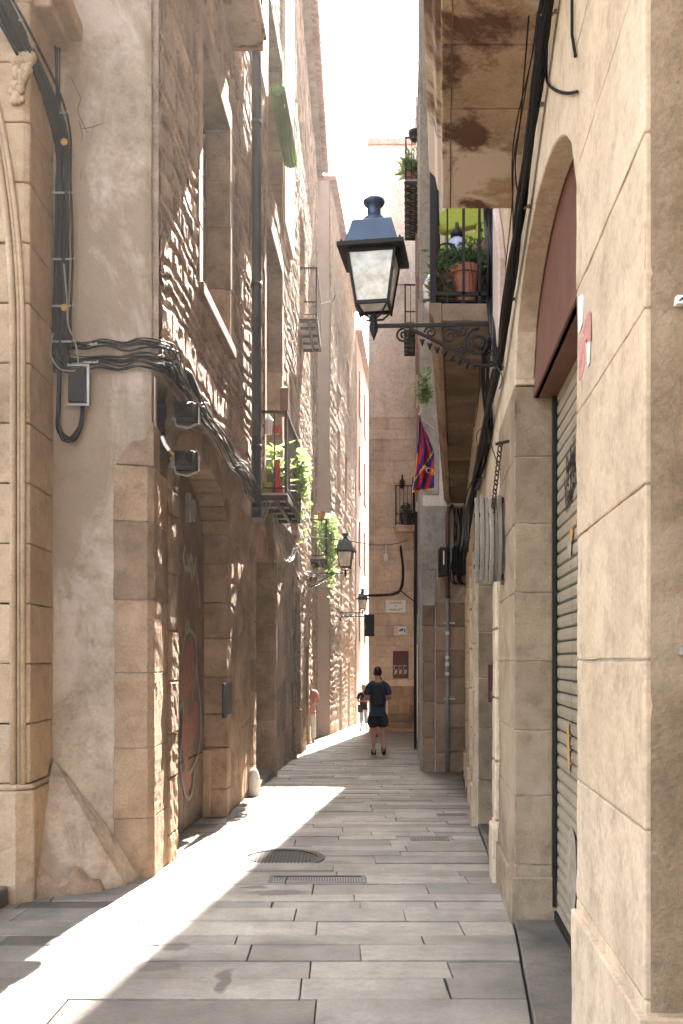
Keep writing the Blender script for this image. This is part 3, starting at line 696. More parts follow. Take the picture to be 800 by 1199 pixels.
# balconies ---------------------------------------------------------
def balcony(parent, L, dn, df, depth, z, rail, out=0, style='tiles', iron=None, n_b=7, spindle=.009, slabm=None, th_=.07):
    iron = iron or M['iron']; b = MB(); o0, o1 = out - .05, out + depth
    if style == 'slab':
        b.wbox(L, dn, df, o0, o1, z, z + .14); b.wbox(L, dn - .03, df + .03, o0, o1 + .03, z + .141, z + .2)
        s = obj('balcony', b, slabm or M['slab_under'], parent, bevel=.012)
    else:
        e = .045
        b.wbox(L, dn, df, o1 - e, o1, z, z + th_); b.wbox(L, dn, dn + e, o0, o1 - e, z, z + th_); b.wbox(L, df - e, df, o0, o1 - e, z, z + th_)
        if style == 'tiles':
            b.wbox(L, dn + e, df - e, out + depth * .5 - .025, out + depth * .5 + .025, z, z + th_ * .8)
            k = max(2, int((df - dn) / .45))
            for i in range(1, k): t = dn + (df - dn) * i / k; b.wbox(L, t - .025, t + .025, o0, o1 - e, z + .005, z + th_ * .8)
        else:
            k = max(3, int((df - dn) / .3))
            for i in range(k):
                t0, t1 = dn + (df - dn) * i / k, dn + (df - dn) * (i + 1) / k
                b.bar(L.pt(t0, o0, z + .03), L.pt(t1, o1, z + .03), .04, .03); b.bar(L.pt(t0, o1, z + .035), L.pt(t1, o0, z + .035), .04, .03)
                b.bar(L.pt(t0, o0, z + .03), L.pt(t0, o1, z + .03), .04, .03)
        s = obj('balcony', b, iron, parent)
        b = MB(); b.wbox(L, dn + .01, df - .01, o0, o1 - .01, z + th_ * .82, z + th_ + .03); obj('floor', b, M['tile_pale'] if style == 'tiles' else M['grey_render'], s)
    zt_ = z + (.2 if style == 'slab' else th_ + .03); o1 -= .03
    b = MB(); zr = zt_ + rail
    for zz, hh in ((zr, .035), (zt_ + .08, .02)):
        b.wbox(L, dn + .02, df - .02, o1 - .02, o1 + .02, zz - hh, zz)
        for t in (dn + .02, df - .05): b.wbox(L, t, t + .03, out - .02, o1 - .02, zz - hh, zz)
    nn = max(2, int((df - dn) / .125)); q = spindle
    for i in range(nn + 1):
        t = dn + .035 + (df - dn - .07) * i / nn; w2 = q if 0 < i < nn else q * 2
        b.wbox(L, t - w2, t + w2, o1 - w2, o1 + w2, zt_, zr)
    ne = max(2, int(depth / .13))
    for i in range(1, ne):
        o = out + depth * i / ne
        for t in (dn + .035, df - .035): b.wbox(L, t - q, t + q, o - q, o + q, zt_, zr)
    obj('railing', b, iron, s); return s
balcony(la, LA, 7.9, 10.5, .34, 8.40, 1.0, .06, 'slab')
balcony(la, LA, 12.8, 15.0, .37, 3.78, 1.13, .06, 'tiles', M['rust'])
# roof eave tops
b = MB(); b.wbox(LA, 6.9, 18.05, -.5, .45, 16.0, 16.12); b.wbox(LA, 6.9, 18.05, -8, .3, 16.12, 16.3); obj('roof', b, M['roofclay'], la)

# ================================================================== LEFT: narrow middle house
lb = thing('eaved_stone_house', 'stone house in the middle left with clay tiled eave and small iron balconies', 'building', (-.9, 22, zg(22)))
dr3 = (18.35, 19.6, 2.2, 2.95); dr4 = (21.9, 23.0, 1.7, 1.95)
wb = (19.5, 21.4, 8.6, 11.2); wc = (24.2, 25.6, 4.0, 6.3)
rubble('wall', LB, 18.02, 28.0, -1.0, 16.0, .045, .036, .20, .34, .028, 101, M['rubble'], lb, .0,
       [arch_hole(dr3[0], dr3[1], dr3[2], dr3[3]), rect_hole(dr4[0], dr4[1], -2, 1.9), rect_hole(*wb), rect_hole(*wc), rect_hole(25.6, 26.8, 9, 11.2)], grow=1.0)
b = MB(); b.wbox(LB, 18.03, 27.99, -8, -.42, -1.5, 16); b.wbox(LB, 18.03, 18.34, -.42, -.01, -1.5, 16); b.wbox(LB, 19.61, 21.89, -.42, -.01, -1.5, 8.5); b.wbox(LB, 23.01, 24.19, -.42, -.01, -1.5, 16); b.wbox(LB, 26.81, 27.97, -.42, -.01, -1.5, 16)
b.wbox(LB, 18.35, 27.9, -.42, -.012, 11.3, 15.9)
obj('wall_core', b, M['rubble'], lb)
b = MB(); arch_frame(b, LB, *dr3, zg(19) - .2, .13, -.3, .05, 5, 7, .4); obj('door_surround', b, M['ashlar'], lb, bevel=.01)
b = MB(); b.wbox(LB, dr4[0] - .1, dr4[0], -.3, .03, -1, 1.95); b.wbox(LB, dr4[1], dr4[1] + .1, -.3, .03, -1, 1.95); b.wbox(LB, dr4[0] - .1, dr4[1] + .1, -.3, .03, 1.95, 2.15)
obj('door_surround', b, M['ashlar'], lb, bevel=.01)
b = MB(); b.wbox(LB, dr3[0], dr3[1], -.36, -.3, -1, 3); obj('door', b, M['black_paint'], lb)
b = MB(); b.wbox(LB, dr4[0], dr4[1], -.4, -.34, -1, 2); obj('door', b, M['wood_dark'], lb)
window(lb, LB, wb, .0, .25, sill=False); window(lb, LB, wc, .0, .25, sill=False); window(lb, LB, (25.6, 26.8, 9, 11.2), 0, .25)
balcony(lb, LB, 19.5, 21.4, .38, 8.62, 1.05, .03, 'tiles', M['rust'])
balcony(lb, LB, 23.9, 25.4, .42, 4.1, 1.0, .03, 'tiles', M['rust'])
b = MB(); b.wbox(LB, 17.9, 28.02, -8, .20, 16.0, 16.1)
rf = obj('roof', b, M['mortar'], lb)
b = MB(); n = 46
for i in range(n):
    t = 17.95 + i * .2195
    pts = [LB.pt(t, .36, 16.10), LB.pt(t, -.6, 16.42)]; b.t = rnd.random(); b.tube(pts, [.1, .085], 10)
obj('roof_tiles', b, M['roofclay'], rf, smooth=True)
b = MB(); b.tube([LB.pt(25.5, .0, 11.2), LB.pt(25.5, .55, 11.35), LB.pt(25.5, .62, 11.5)], .012, 6); obj('hook', b, M['iron'], lb)

# ================================================================== LEFT: far house where the lane bends
lc = thing('corner_stone_house', 'far stone house with plain pinkish end wall standing proud of its neighbour', 'building', (-.5, 28, zg(28)))
b = MB(); b.box(-8, LC.x(28) - .001, 28.0, 28.3, -2, 15.9); obj('end_wall', b, M['pinkish'], lc)
wins = [(30.2, 31.4, 7.0, 9.2), (33.2, 34.4, 6.9, 9.0), (30.4, 31.5, 10.6, 12.6), (34, 35.2, 10.6, 12.6), (31.2, 32.4, 3.4, 5.3), (35, 36.4, 3.2, 5.2), (31.0, 32.0, -2, 1.6), (34.5, 35.6, -2, 1.5)]
rubble('wall', LC, 28.02, 38.5, -2.0, 15.9, .06, .05, .24, .42, .03, 202, M['rubble_far'], lc, .0, [rect_hole(*w_) for w_ in wins], grow=1.0)
b = MB(); b.wbox(LC, 28.3, 60, -8, -.3, -2, 15.8); obj('wall_core', b, M['rubble_far'], lc)
for w_ in wins: window(lc, LC, w_, .0, .22, M['wood_orange'], sill=w_[2] > 0, surround=M['pinkish'], wd=.1, boards=w_[2] < 0)
b = MB(); b.wbox(LC, 28, 38.6, -8, .22, 15.9, 16.05); obj('roof', b, M['roofclay'], lc)
ld = thing('pink_rendered_house', 'distant pink rendered house with orange shutters beyond the stone corner house', 'building', (.7, 40, zg(40)))
b = MB(); b.wbox(LC, 38.6, 60, -.3, .06, -3, 15.0); obj('wall', b, M['pinkish'], ld)
for t in (40, 43.5, 47, 51):
    for z in (2.4, 5.6, 8.8, 12): b = MB(); b.wbox(LC, t, t + 1.1, .061, .12, z, z + 1.9); obj('shutter', b, M['wood_orange'], ld, bevel=.01)
b = MB(); b.wbox(LC, 38.6, 60, -8, .3, 15.0, 15.2); obj('roof', b, M['roofclay'], ld)

# ================================================================== END house, its set-back block, the added unseen tower
eb = thing('end_house', 'tall pale brown stone house closing the lane with street plates on its wall', 'building', (1.7, 31, zg(31)))
EL = Line('x', .9, 31.0, .0, 1)
b = MB(); ashlar(b, EL, .9, 3.6, zg(31) - .1, 9.6, .36, .75, 0, .2, .004, 51, .003)
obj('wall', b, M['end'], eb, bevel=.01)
b = MB(); b.box(.898, 3.6, 30.99, 31.2, 9.602, 18.58); b.box(.87, 3.6, 30.95, 31.2, 14.0, 14.12); obj('glare_pale_upper_wall', b, mat('glare_pale_render', (.70, .59, .48), (.6, .49, .39), 1.2, .9, .3, 30, stain=.2, stainc=(.45, .35, .27)), eb)  # upper wall coloured paler to stand in for the glare near the sky
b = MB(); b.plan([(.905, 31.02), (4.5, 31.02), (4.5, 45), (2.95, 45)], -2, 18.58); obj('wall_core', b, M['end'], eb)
b = MB(); b.plan([(.82, 30.9), (4.5, 30.9), (4.5, 45), (2.85, 45)], 18.6, 18.78); obj('parapet', b, M['roofclay'], eb)
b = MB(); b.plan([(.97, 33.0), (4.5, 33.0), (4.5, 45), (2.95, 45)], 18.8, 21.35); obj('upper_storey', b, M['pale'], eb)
b = MB(); b.plan([(.90, 32.9), (4.5, 32.9), (4.5, 45), (2.95, 45)], 21.35, 21.5); obj('roof', b, M['white_render'], eb)
b = MB(); ashlar(b, EL, 1.52, 3.3, zg(31) + .0, .75, .3, .55, .03, .05, .012, 88, .012); b.box(1.3, 3.4, 30.75, 31.0, zg(31) - .2, zg(31) + .12)
obj('base_course', b, M['ashlar'], eb, bevel=.012)
balD = Line('x', 1.7, 31.0, 0, 1)
balcony(eb, balD, 1.74, 2.44, .42, 5.8, 1.3, .0, 'slab', n_b=5)
tw = thing('shadow_tower', 'very tall unseen tower added to cast the right shadow edge of the sun strip', 'tower', (2.5, 36.5, 0))
b = MB(); b.plan([(3.0, 35.4), (6.5, 35.4), (6.5, 44.0), (4.4, 44.0)], 21.6, 37.5)  # added out of view; sized and angled for its shadow on the paving
for i in range(3): b.plan([(2.99 - .01 * i, 35.36 - .04 * i), (6.5, 35.36 - .04 * i), (6.5, 44.1), (4.36, 44.1)], 25.2 + 5 * i, 25.5 + 5 * i)
obj('added_shadow_shaft', b, M['pale'], tw, bevel=.01)

# ================================================================== RIGHT: near shop house (pillars, arch, shutter, slab)
ra = thing('pillared_shop_house', 'near sandstone shop house on the right with massive pillars and arched shop front', 'building', (1.1, 4.5, zg(4.5)))
def rpoly(d0, d1, inn, proud=0, front=.0):
    return [(RA.x(d0) - proud, d0 - front), (RA.x(d1) - proud, d1), (RA.x(d1) + inn, d1), (RA.x(d0) + inn, d0 - front)]
b = MB(); zj = [-.3, .28, .73, 1.165, 1.6, 2.05, 2.5, 2.95, 3.4, 3.85, 4.3, 4.75, 5.2, 5.65, 6.1, 6.55, 7]
for i, (a, c) in enumerate(zip(zj, zj[1:])):
    b.t = rnd.random(); b.plan(rpoly(2.4, 3.44, 2.2, rnd.uniform(0, .003)), a + .002, c - .002)
b.t = .5; b.plan(rpoly(2.4, 3.44, 2.2, .022, .02), -.3, .69); b.m = 1; b.plan([(RA.x(2.4) + .005, 2.405), (RA.x(3.44) + .005, 3.435), (3.2, 3.435), (3.2, 2.405)], -.2, 7); b.m = 0
pi1 = obj('near_pillar', b, [M['pillar_smooth'], M['mortar']], ra, bevel=.006, segs=2)
b = MB(); vs = []; nx, nz = 70, 160; r_ = np.random.default_rng(4)
for i in range(nx + 1):
    for j in range(nz + 1):
        X = RA.x(2.4) + .014 + 1.0 * i / nx; Z = .70 + 3.6 * j / nz
        h = .006 * vnoise(np.array([X * 1.0]), np.array([Z]), 3, 30)[0] + .007 * vnoise(np.array([X]), np.array([Z]), 4, 9)[0]
        jd = min(abs(Z - z_) for z_ in zj); h *= min(1, max(0, (jd - .004) / .012)) ; h *= min(1, i / 3)
        vs.append((X, 2.4 - .002 - h, Z))
b.add(vs, [(i * (nz + 1) + j, (i + 1) * (nz + 1) + j, (i + 1) * (nz + 1) + j + 1, i * (nz + 1) + j + 1) for i in range(nx) for j in range(nz)])
obj('rough_facing', b, M['pillar'], ra, smooth=True)
b = MB(); zj2 = [-.3, .35, .77, 1.17, 1.59, 2.01, 2.43, 2.84, 3.27]
for a, c in zip(zj2, zj2[1:]): b.t = rnd.random(); b.plan(rpoly(5.73, 6.85, .8, rnd.uniform(0, .004), rnd.uniform(0, .004)), a + .002, c - .002)
b.t = .3; b.plan(rpoly(5.70, 6.9, .8, .025, .0), -.3, .28); b.m = 1; b.plan([(RA.x(5.73) + .005, 5.736), (RA.x(6.85) + .005, 6.84), (2, 6.84), (2, 5.736)], -.2, 3.26); b.m = 0
obj('far_pillar', b, [M['pillar'], M['mortar']], ra, bevel=.009, segs=3)
afn = lambda t: 3.27 + .62 * math.sqrt(max(0, 1 - ((t - 4.585) / 1.147) ** 2))
b = MB(); b.t = .5; arch_wall(b, RA, 3.4405, 5.7295, afn, 7, -.118, 0)
nv = 9
obj('arch', b, M['pillar_smooth'], ra, bevel=.006)
b = MB()
for a, c in ((3.28, 4.1), (4.104, 4.9), (4.904, 5.7), (5.704, 7.0)): b.t = rnd.random(); b.wbox(RA, 5.7305, 6.85, -.8, rnd.uniform(-.003, .003), a, c)
b.t = .4; b.wbox(RA, -6, .3, -2.2, 0.0, -.3, 7); b.wbox(RA, .3, 2.3, -2.2, -.8, -.3, 7)
obj('wall', b, M['pillar_smooth'], ra, bevel=.006)
b = MB(); b.wbox(RA, 3.2, 5.74, -.27, -.121, 3.2, 4.1); hd = obj('wooden_header', b, M['wood_red'], ra, bevel=.004)
b = MB(); b.wbox(RA, 3.4, 5.725, -.145, -.112, 3.2, 3.25); obj('trim', b, M['wood_red'], hd)
b = MB(); b.wbox(RA, -6, 6.85, -4, -.9, -.5, 18); b.wbox(RA, -6, 2.39, -.9, -.0, 7.002, 18); b.wbox(RA, 2.4, 6.85, -.9, -.0, 7.002, 18); obj('wall_core', b, M['plaster'], ra)
# roller shutter
b = MB(); vs = []; pts = []
z = zg(5.2) + .03; k = 0
while z < 3.6:
    pts += [(z, 0), (z + .006, .012), (z + .035, .017), (z + .062, .012), (z + .068, 0)]; z += .076; k += 1
L_ = RA
for zz, o in pts: vs += [L_.pt(3.45, -.27 + o, zz), L_.pt(5.728, -.27 + o, zz)]
fs = [(2 * i, 2 * i + 1, 2 * i + 3, 2 * i + 2) for i in range(len(pts) - 1)]
b.add(vs, fs); b.wbox(RA, 3.45, 5.73, -.4, -.275, -.2, 3.6)
b.mi = [1 if (i % 5 == 4 and i < len(fs)) else 0 for i in range(len(b.f))]
sh = obj('roller_shutter', b, [M['shutter'], M['grooves']], ra)
b = MB(); b.wbox(RA, 3.45, 5.728, -.27, -.235, zg(5.4) + .0, zg(5.4) + .07); b.wbox(RA, 5.69, 5.7285, -.25, -.225, .1, 3.4); obj('guide_rail', b, M['iron'], sh, bevel=.003)
SR = lambda px, py: DZ(px, py, RA, -.245)
b = MB()
for pts in ([(663, 530), (664, 570)], [(668, 522), (668, 575), (664, 585)], [(663, 552), (672, 530)], [(672, 510), (672, 570)], [(668, 560), (676, 520)], [(676, 505), (676, 555)], [(661, 560), (663, 600)], [(664, 595), (672, 565)]):
    stroke(b, RA, [SR(*p) for p in pts], .035, -.2465)
stroke(b, RA, curve2([SR(668, 660), SR(669, 700), SR(671, 740), SR(669, 780), SR(672, 800), SR(676, 770)], 5), .008, -.2465)
stroke(b, RA, curve2([SR(668, 800), SR(670, 840), SR(671, 880), SR(667, 910)], 5), .008, -.2465)
obj('black_graffiti', b, M['black_paint'], sh)
b = MB(); blob(b, RA, [SR(663, 1010), SR(666, 975), SR(670, 970), SR(674, 990), SR(675, 1030), SR(672, 1068), SR(667, 1060), SR(664, 1035)], -.2455); 
obj('white_graffiti', b, M['graf_white'], sh)
b = MB(); blob(b, RA, [SR(664, 640), SR(667, 632), SR(669, 640), SR(667, 655)], -.2455); obj('white_graffiti', b, M['graf_white'], sh)
b = MB(); blob(b, RA, [SR(667, 628), SR(668, 618), SR(671, 622), SR(669, 634)], -.2450); blob(b, RA, [SR(672, 612), SR(676, 600), SR(676, 608)], -.2450)
blob(b, RA, [SR(664, 850), SR(666, 845), SR(667, 900), SR(665, 895)], -.2450); obj('orange_graffiti', b, M['graf_orange'], sh)
# red and white peeling sticker on near pillar
st = thing('torn_poster', 'torn red and white sticker scraps on the near right pillar', 'poster', RA.on(683, 400, .01))
b = MB(); SP = lambda px, py: DZ(px, py, RA, .006)
b.prism(RA, [SP(677, 347), SP(682, 344), SP(683, 350), SP(682, 378), SP(679, 388), SP(677, 390)], .0035, .0055); obj('paper', b, M['white_render'], st)
b = MB(); b.prism(RA, [SP(687, 402), SP(691, 398), SP(690, 425), SP(688, 430)], .0035, .0055); obj('paper', b, M['white_render'], st)
b = MB(); b.prism(RA, [SP(682, 390), SP(687, 370), SP(690, 364), SP(692, 366), SP(692, 398), SP(689, 401), SP(687, 396), SP(686, 402), SP(684, 392)], .0056, .0066)
b.prism(RA, [SP(677, 402), SP(680, 395), SP(684, 394), SP(684, 425), SP(681, 440), SP(677, 446)], .0022, .0034); obj('red_scrap', b, mat('faded_red_paper', (.5, .25, .21), (.42, .16, .14), 14, .85, .1, 60), st)
# small white tile with black mark, on the camera side of the near pillar
for px, py, lab, s in ((793, 355, 'tiny white square tag with a black mark on the near pillar front', 9), (797, 763, 'small grey metal fixing on the near pillar front at head height', 8)):
    q = P(px, py, 2.4); t = thing('wall_tag', lab, 'tag', q)
    b = MB(); e = s / 2 / F * 2.4; b.box(q.x - e, q.x + e, 2.372, 2.401, q.z - e * 1.1, q.z + e * 1.1); obj('plate', b, M['white_paint'] if s == 9 else M['galv'], t, bevel=.001)
    if s == 9:
        b = MB(); b.tube([(q.x - .004, 2.371, q.z - .004), (q.x + .001, 2.371, q.z - .001), (q.x + .005, 2.371, q.z + .003)], [.0015, .0025, .003], 6); obj('mark', b, M['black_paint'], t)
# stone balcony slab of the near house
SLB = Line('y', .644, 6.0, .11, -1)
b = MB(); ds_ = [2.0, 3.3, 4.4, 4.91, 6.0]
for a, c in zip(ds_, ds_[1:]):
    b.t = rnd.random(); g_ = .006; z0 = 4.48
    prof = [(.0, z0), (.0, z0 + .10), (.03, z0 + .12), (.045, z0 + .20), (.085, z0 + .24), (.085, z0 + .34)]
    xi = lambda t: RA.x(t) + .1
    vs = []
    for t in (a + g_, c - g_):
        vs += [(SLB.x(t) - p, t, z) for p, z in prof] + [(xi(t), t, z0 + .34), (xi(t), t, z0)]
    b.add(vs, [tuple(range(7, -1, -1)), tuple(range(8, 16))] + [(i, (i + 1) % 8, 8 + (i + 1) % 8, 8 + i) for i in range(8)])
ub = obj('balcony', b, M['slab_under'], ra, bevel=.008, segs=2)
b = MB(); b.box(SLB.x(6) + .06, SLB.x(6) + .08, 2.0, 5.9, 5.8, 5.84)
for i in range(30): t = 2.1 + i * .13; x = SLB.x(t) + .06; b.box(x - .009, x + .009, t - .009, t + .009, 4.81, 5.83)
obj('railing', b, M['iron'], ub)
b = MB()
for a, c in zip(ds_, ds_[1:]): b.plan([(SLB.x(a) + .045, a - .0), (SLB.x(a) + .052, a), (SLB.x(c) + .052, c - .02), (SLB.x(c) + .045, c - .02)], 4.474, 4.482)
obj('drip_groove', b, M['dark_slab'], ub)

# ================================================================== RIGHT: middle house with long balcony
rb = thing('long_balcony_house', 'house on the right with a long sooty stone balcony over narrow doorways', 'building', (1.4, 10, zg(10)))
b = MB()
# street wall above the openings, plastered, then piers
b.wbox(RA, 6.852, 7.15, -.5, 0, -.5, 2.72); b.wbox(RA, 9.63, 9.9, -.5, .012, -.5, 2.72); b.wbox(RA, 6.852, 9.9, -.5, .002, 2.722, 18)
for a, c in ((9.902, 10.25), (11.2, 11.75), (12.9, 15.59)): b.wbox(RB, a, c, -.5, .0, -.8, 2.9)
b.wbox(RB, 9.902, 15.59, -.5, .003, 2.902, 18)
obj('wall', b, M['pillar_smooth'], rb, bevel=.008)
b = MB(); b.wbox(RA, 6.9, 9.9, -4, -.52, -.8, 18); b.wbox(RB, 9.9, 15.5, -4, -.52, -.8, 18); obj('wall_core', b, M['plaster'], rb)
b = MB()
for i, (a, c) in enumerate(((7.16, 8.35), (8.36, 9.62))): b.wbox(RA, a, c, -.34, -.24, -.5, 2.7)
d1_ = obj('door', b, M['wood_dark'], rb, bevel=.01)
b = MB(); b.wbox(RB, 10.25, 11.2, -.34, -.24, -.5, 2.9); b.wbox(RB, 11.75, 12.9, -.34, -.24, -.5, 2.9); obj('door', b, M['wood_red'], rb, bevel=.01)
for L, a, c in ((RA, 6.86, 7.14), (RA, 9.635, 9.9), (RB, 11.22, 11.73), (RB, 12.92, 13.3), (RB, 14.2, 14.6)):
    b = MB(); ashlar(b, L, a, c, zg(c) - .05, 2.6, .48, 1.2, .03, .04, .010, int(a * 10), .004)
    b.wbox(L, a - .01, c + .01, .0, .055, zg(c) - .1, zg(c) + .42)
    obj('pilaster', b, M['pillar_smooth'], rb, bevel=.01)
b = MB(); ashlar(b, Line('x', 1.40, 9.628, 0), 1.40, 1.88, zg(9.6) - .05, 2.7, .5, 1.2, .012, .03, .006, 5); obj('jamb', b, M['pillar'], rb, bevel=.008)
# long balcony (slab 4.19 m up)
OB = Line('y', .70, 7.2, (1.72 - .70) / 8.3, -1)
b = MB(); t = 7.2; r = random.Random(8)
while t < 15.5:
    l = r.uniform(.85, 1.15); e = min(15.55, t + l)
    b.t = r.random(); zz = 4.19 + r.uniform(-.004, .012)
    b.hexa([(OB.x(t) + .06, t + .012, zz), (RA.x(t) + .1, t + .012, zz), (RB.x(e) + .12 if e > 9.9 else RA.x(e) + .1, e - .012, zz), (OB.x(e) + .06, e - .012, zz),
            (OB.x(t) + .06, t + .012, 4.30), (RA.x(t) + .1, t + .012, 4.30), (RB.x(e) + .12 if e > 9.9 else RA.x(e) + .1, e - .012, 4.30), (OB.x(e) + .06, e - .012, 4.30)])
    t = e
bl = obj('balcony', b, M['dark_slab'], rb, bevel=.03, segs=3)
b = MB(); zz = 4.17
vs = []
for t in (7.17, 15.55):
    vs += [(OB.x(t) + .07, t, 4.165), (OB.x(t) + .02, t, 4.165), (OB.x(t) + .0, t, 4.22), (OB.x(t) - .03, t, 4.25), (OB.x(t) - .03, t, 4.33), (OB.x(t) + .07, t, 4.33)]
b.add(vs, [tuple(range(5, -1, -1)), tuple(range(6, 12))] + [(i, (i + 1) % 6, 6 + (i + 1) % 6, 6 + i) for i in range(6)])
b.hexa([(OB.x(7.2) + .07, 7.172, 4.19), (RA.x(7.2), 7.172, 4.19), (RA.x(7.2), 7.205, 4.19), (OB.x(7.2) + .07, 7.205, 4.19), (OB.x(7.2) + .07, 7.172, 4.325), (RA.x(7.2), 7.172, 4.325), (RA.x(7.2), 7.205, 4.325), (OB.x(7.2) + .07, 7.205, 4.325)])
b.box(OB.x(7.2) + .04, RA.x(7.2), 7.207, 15.4, 4.301, 4.318) if False else None
obj('fascia', b, M['ashlar'], bl, bevel=.006)
b = MB()
zt_, zr = 4.33, 5.5
def vbar(x, y, q=.009): b.box(x - q, x + q, y - q, y + q, zt_, zr)
for px, q in ((507, .022), (524, .006), (543, .010), (561.5, .010), (578, .010)): vbar((px - 400) / F * 7.22, 7.22, q)
for z in (4.40, 5.46): b.box(.70, RA.x(7.2), 7.21, 7.235, z, z + .03)
for z in (4.40, 5.46): b.hexa([(OB.x(7.25), 7.25, z), (OB.x(7.25) + .03, 7.25, z), (OB.x(15.4) + .03, 15.4, z), (OB.x(15.4), 15.4, z), (OB.x(7.25), 7.25, z + .03), (OB.x(7.25) + .03, 7.25, z + .03), (OB.x(15.4) + .03, 15.4, z + .03), (OB.x(15.4), 15.4, z + .03)])
for i in range(1, 64): t = 7.22 + i * .128; vbar(OB.x(t) + .015, t)
pts = []
for k in range(30): q = k / 29 * 8.2; rr = .10 * (1 - k / 34); pts.append((.82 - rr * math.cos(q), 7.215, 4.72 + rr * math.sin(q)))
b.tube(pts, .007, 6); b.tube([(.72, 7.215, 4.72), (.74, 7.215, 4.6), (.80, 7.215, 4.5), (.86, 7.215, 4.45)], .007, 6)
for x in (.98, 1.06): b.tube([(x, 7.215, 4.72), (x + .04, 7.215, 4.45), (x + .08, 7.215, 4.72)], .005, 6)
obj('railing', b, M['iron'], bl)
# diagonal plaster scar shape near cables: stone bracket
b = MB(); CB = lambda px, py: DZ(px, py, RA, .0)
b.prism(RA, [(6.3, 4.3), (6.55, 4.62), (6.84, 4.9), (6.84, 3.9), (6.6, 3.7), (6.35, 3.85)], 0, .05); obj('corbel', b, M['pinkish'], rb, bevel=.01)

# ================================================================== RIGHT: projecting house beyond
rc = thing('projecting_grey_house', 'narrow house on the right that juts into the lane beyond the long balcony', 'building', (1.4, 15.6, zg(15.6)))
FC = Line('x', 1.35, 15.6, 0, 1)
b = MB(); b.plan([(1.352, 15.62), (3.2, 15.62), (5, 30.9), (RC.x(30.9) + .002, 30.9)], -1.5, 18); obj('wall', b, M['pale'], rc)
b = MB(); b.wbox(FC, 1.345, 1.62, 0, .02, 4.35, 18); b.wbox(FC, 1.345, 2.1, 0, .018, 3.1, 4.16); b.wbox(FC, 1.34, 1.56, 0.0, .05, 2.5, 3.098); obj('grey_plaster', b, M['grey_render'], rc, bevel=.01)
b = MB(); ashlar(b, FC, 1.56, 2.14, zg(15.6) - .1, 2.56, .42, .7, .03, .05, .008, 61); ashlar(b, FC, 1.345, 1.545, zg(15.6) - .1, 3.0, .6, 1, .045, .06, .008, 62)
obj('stone_base', b, M['ashlar'], rc, bevel=.01)
b = MB(); b.wbox(FC, 1.57, 2.14, 0, .012, 2.58, 3.09); obj('brown_plaster', b, M['plaster'], rc)
b = MB(); b.wbox(RC, 15.75, 16.0, .0, .05, -1, 17); b.wbox(RC, 18.2, 18.32, .0, .06, -1, 14); b.wbox(RC, 24, 24.15, 0, .06, 2, 16); obj('pilaster', b, M['grey_render'], rc)
b = MB(); x = 1.745; b.tube([(x, 15.48, zg(15.5)), (x, 15.48, 2.62)], .036, 12); p1 = obj('drainpipe', b, M['galv'], rc, smooth=True)
b = MB(); b.tube([(x, 15.48, 2.62), (x, 15.48, 4.0), (x + .03, 15.46, 4.1), (x + .09, 15.52, 4.15)], .032, 12); obj('upper_pipe', b, M['brownpipe'], p1, smooth=True)
b = MB()
for z in (2.2, .95): b.box(x - .05, x + .13, 15.5, 15.56, z, z + .025)
for z, h in ((2.02, .05), (1.62, .05), (1.50, .07), (1.35, .05)): b.tube([(x, 15.48, z), (x, 15.48, z + h)], .0375, 12)
obj('clips_and_stickers', b, M['white_render'], p1)
balcony(rc, RC, 21.5, 24.4, .33, 12.5, 1.0, .0, 'lattice'); balcony(rc, RC, 25.2, 27.2, .36, 10.4, 1.2, .0, 'lattice')
for t in (17.5, 22, 26):
    for z in (5.5, 8.6, 12.6): b = MB(); b.wbox(RC, t, t + 1.1, .001, .05, z, z + 2); obj('shutter', b, M['wood_red'], rc, bevel=.01)
# vertical conduit at the far right corner
b = MB(); b.tube([RC.pt(19, .1, -.2), RC.pt(19, .1, 3.2), RC.pt(19, .08, 4.6)], .03, 8); obj('conduit', b, M['cable'], rc)
b = MB(); b.wbox(RC, 20, 20.5, .0, .12, 2.6, 4.4); obj('meter_case', b, M['bluemetal'], rc, bevel=.01)

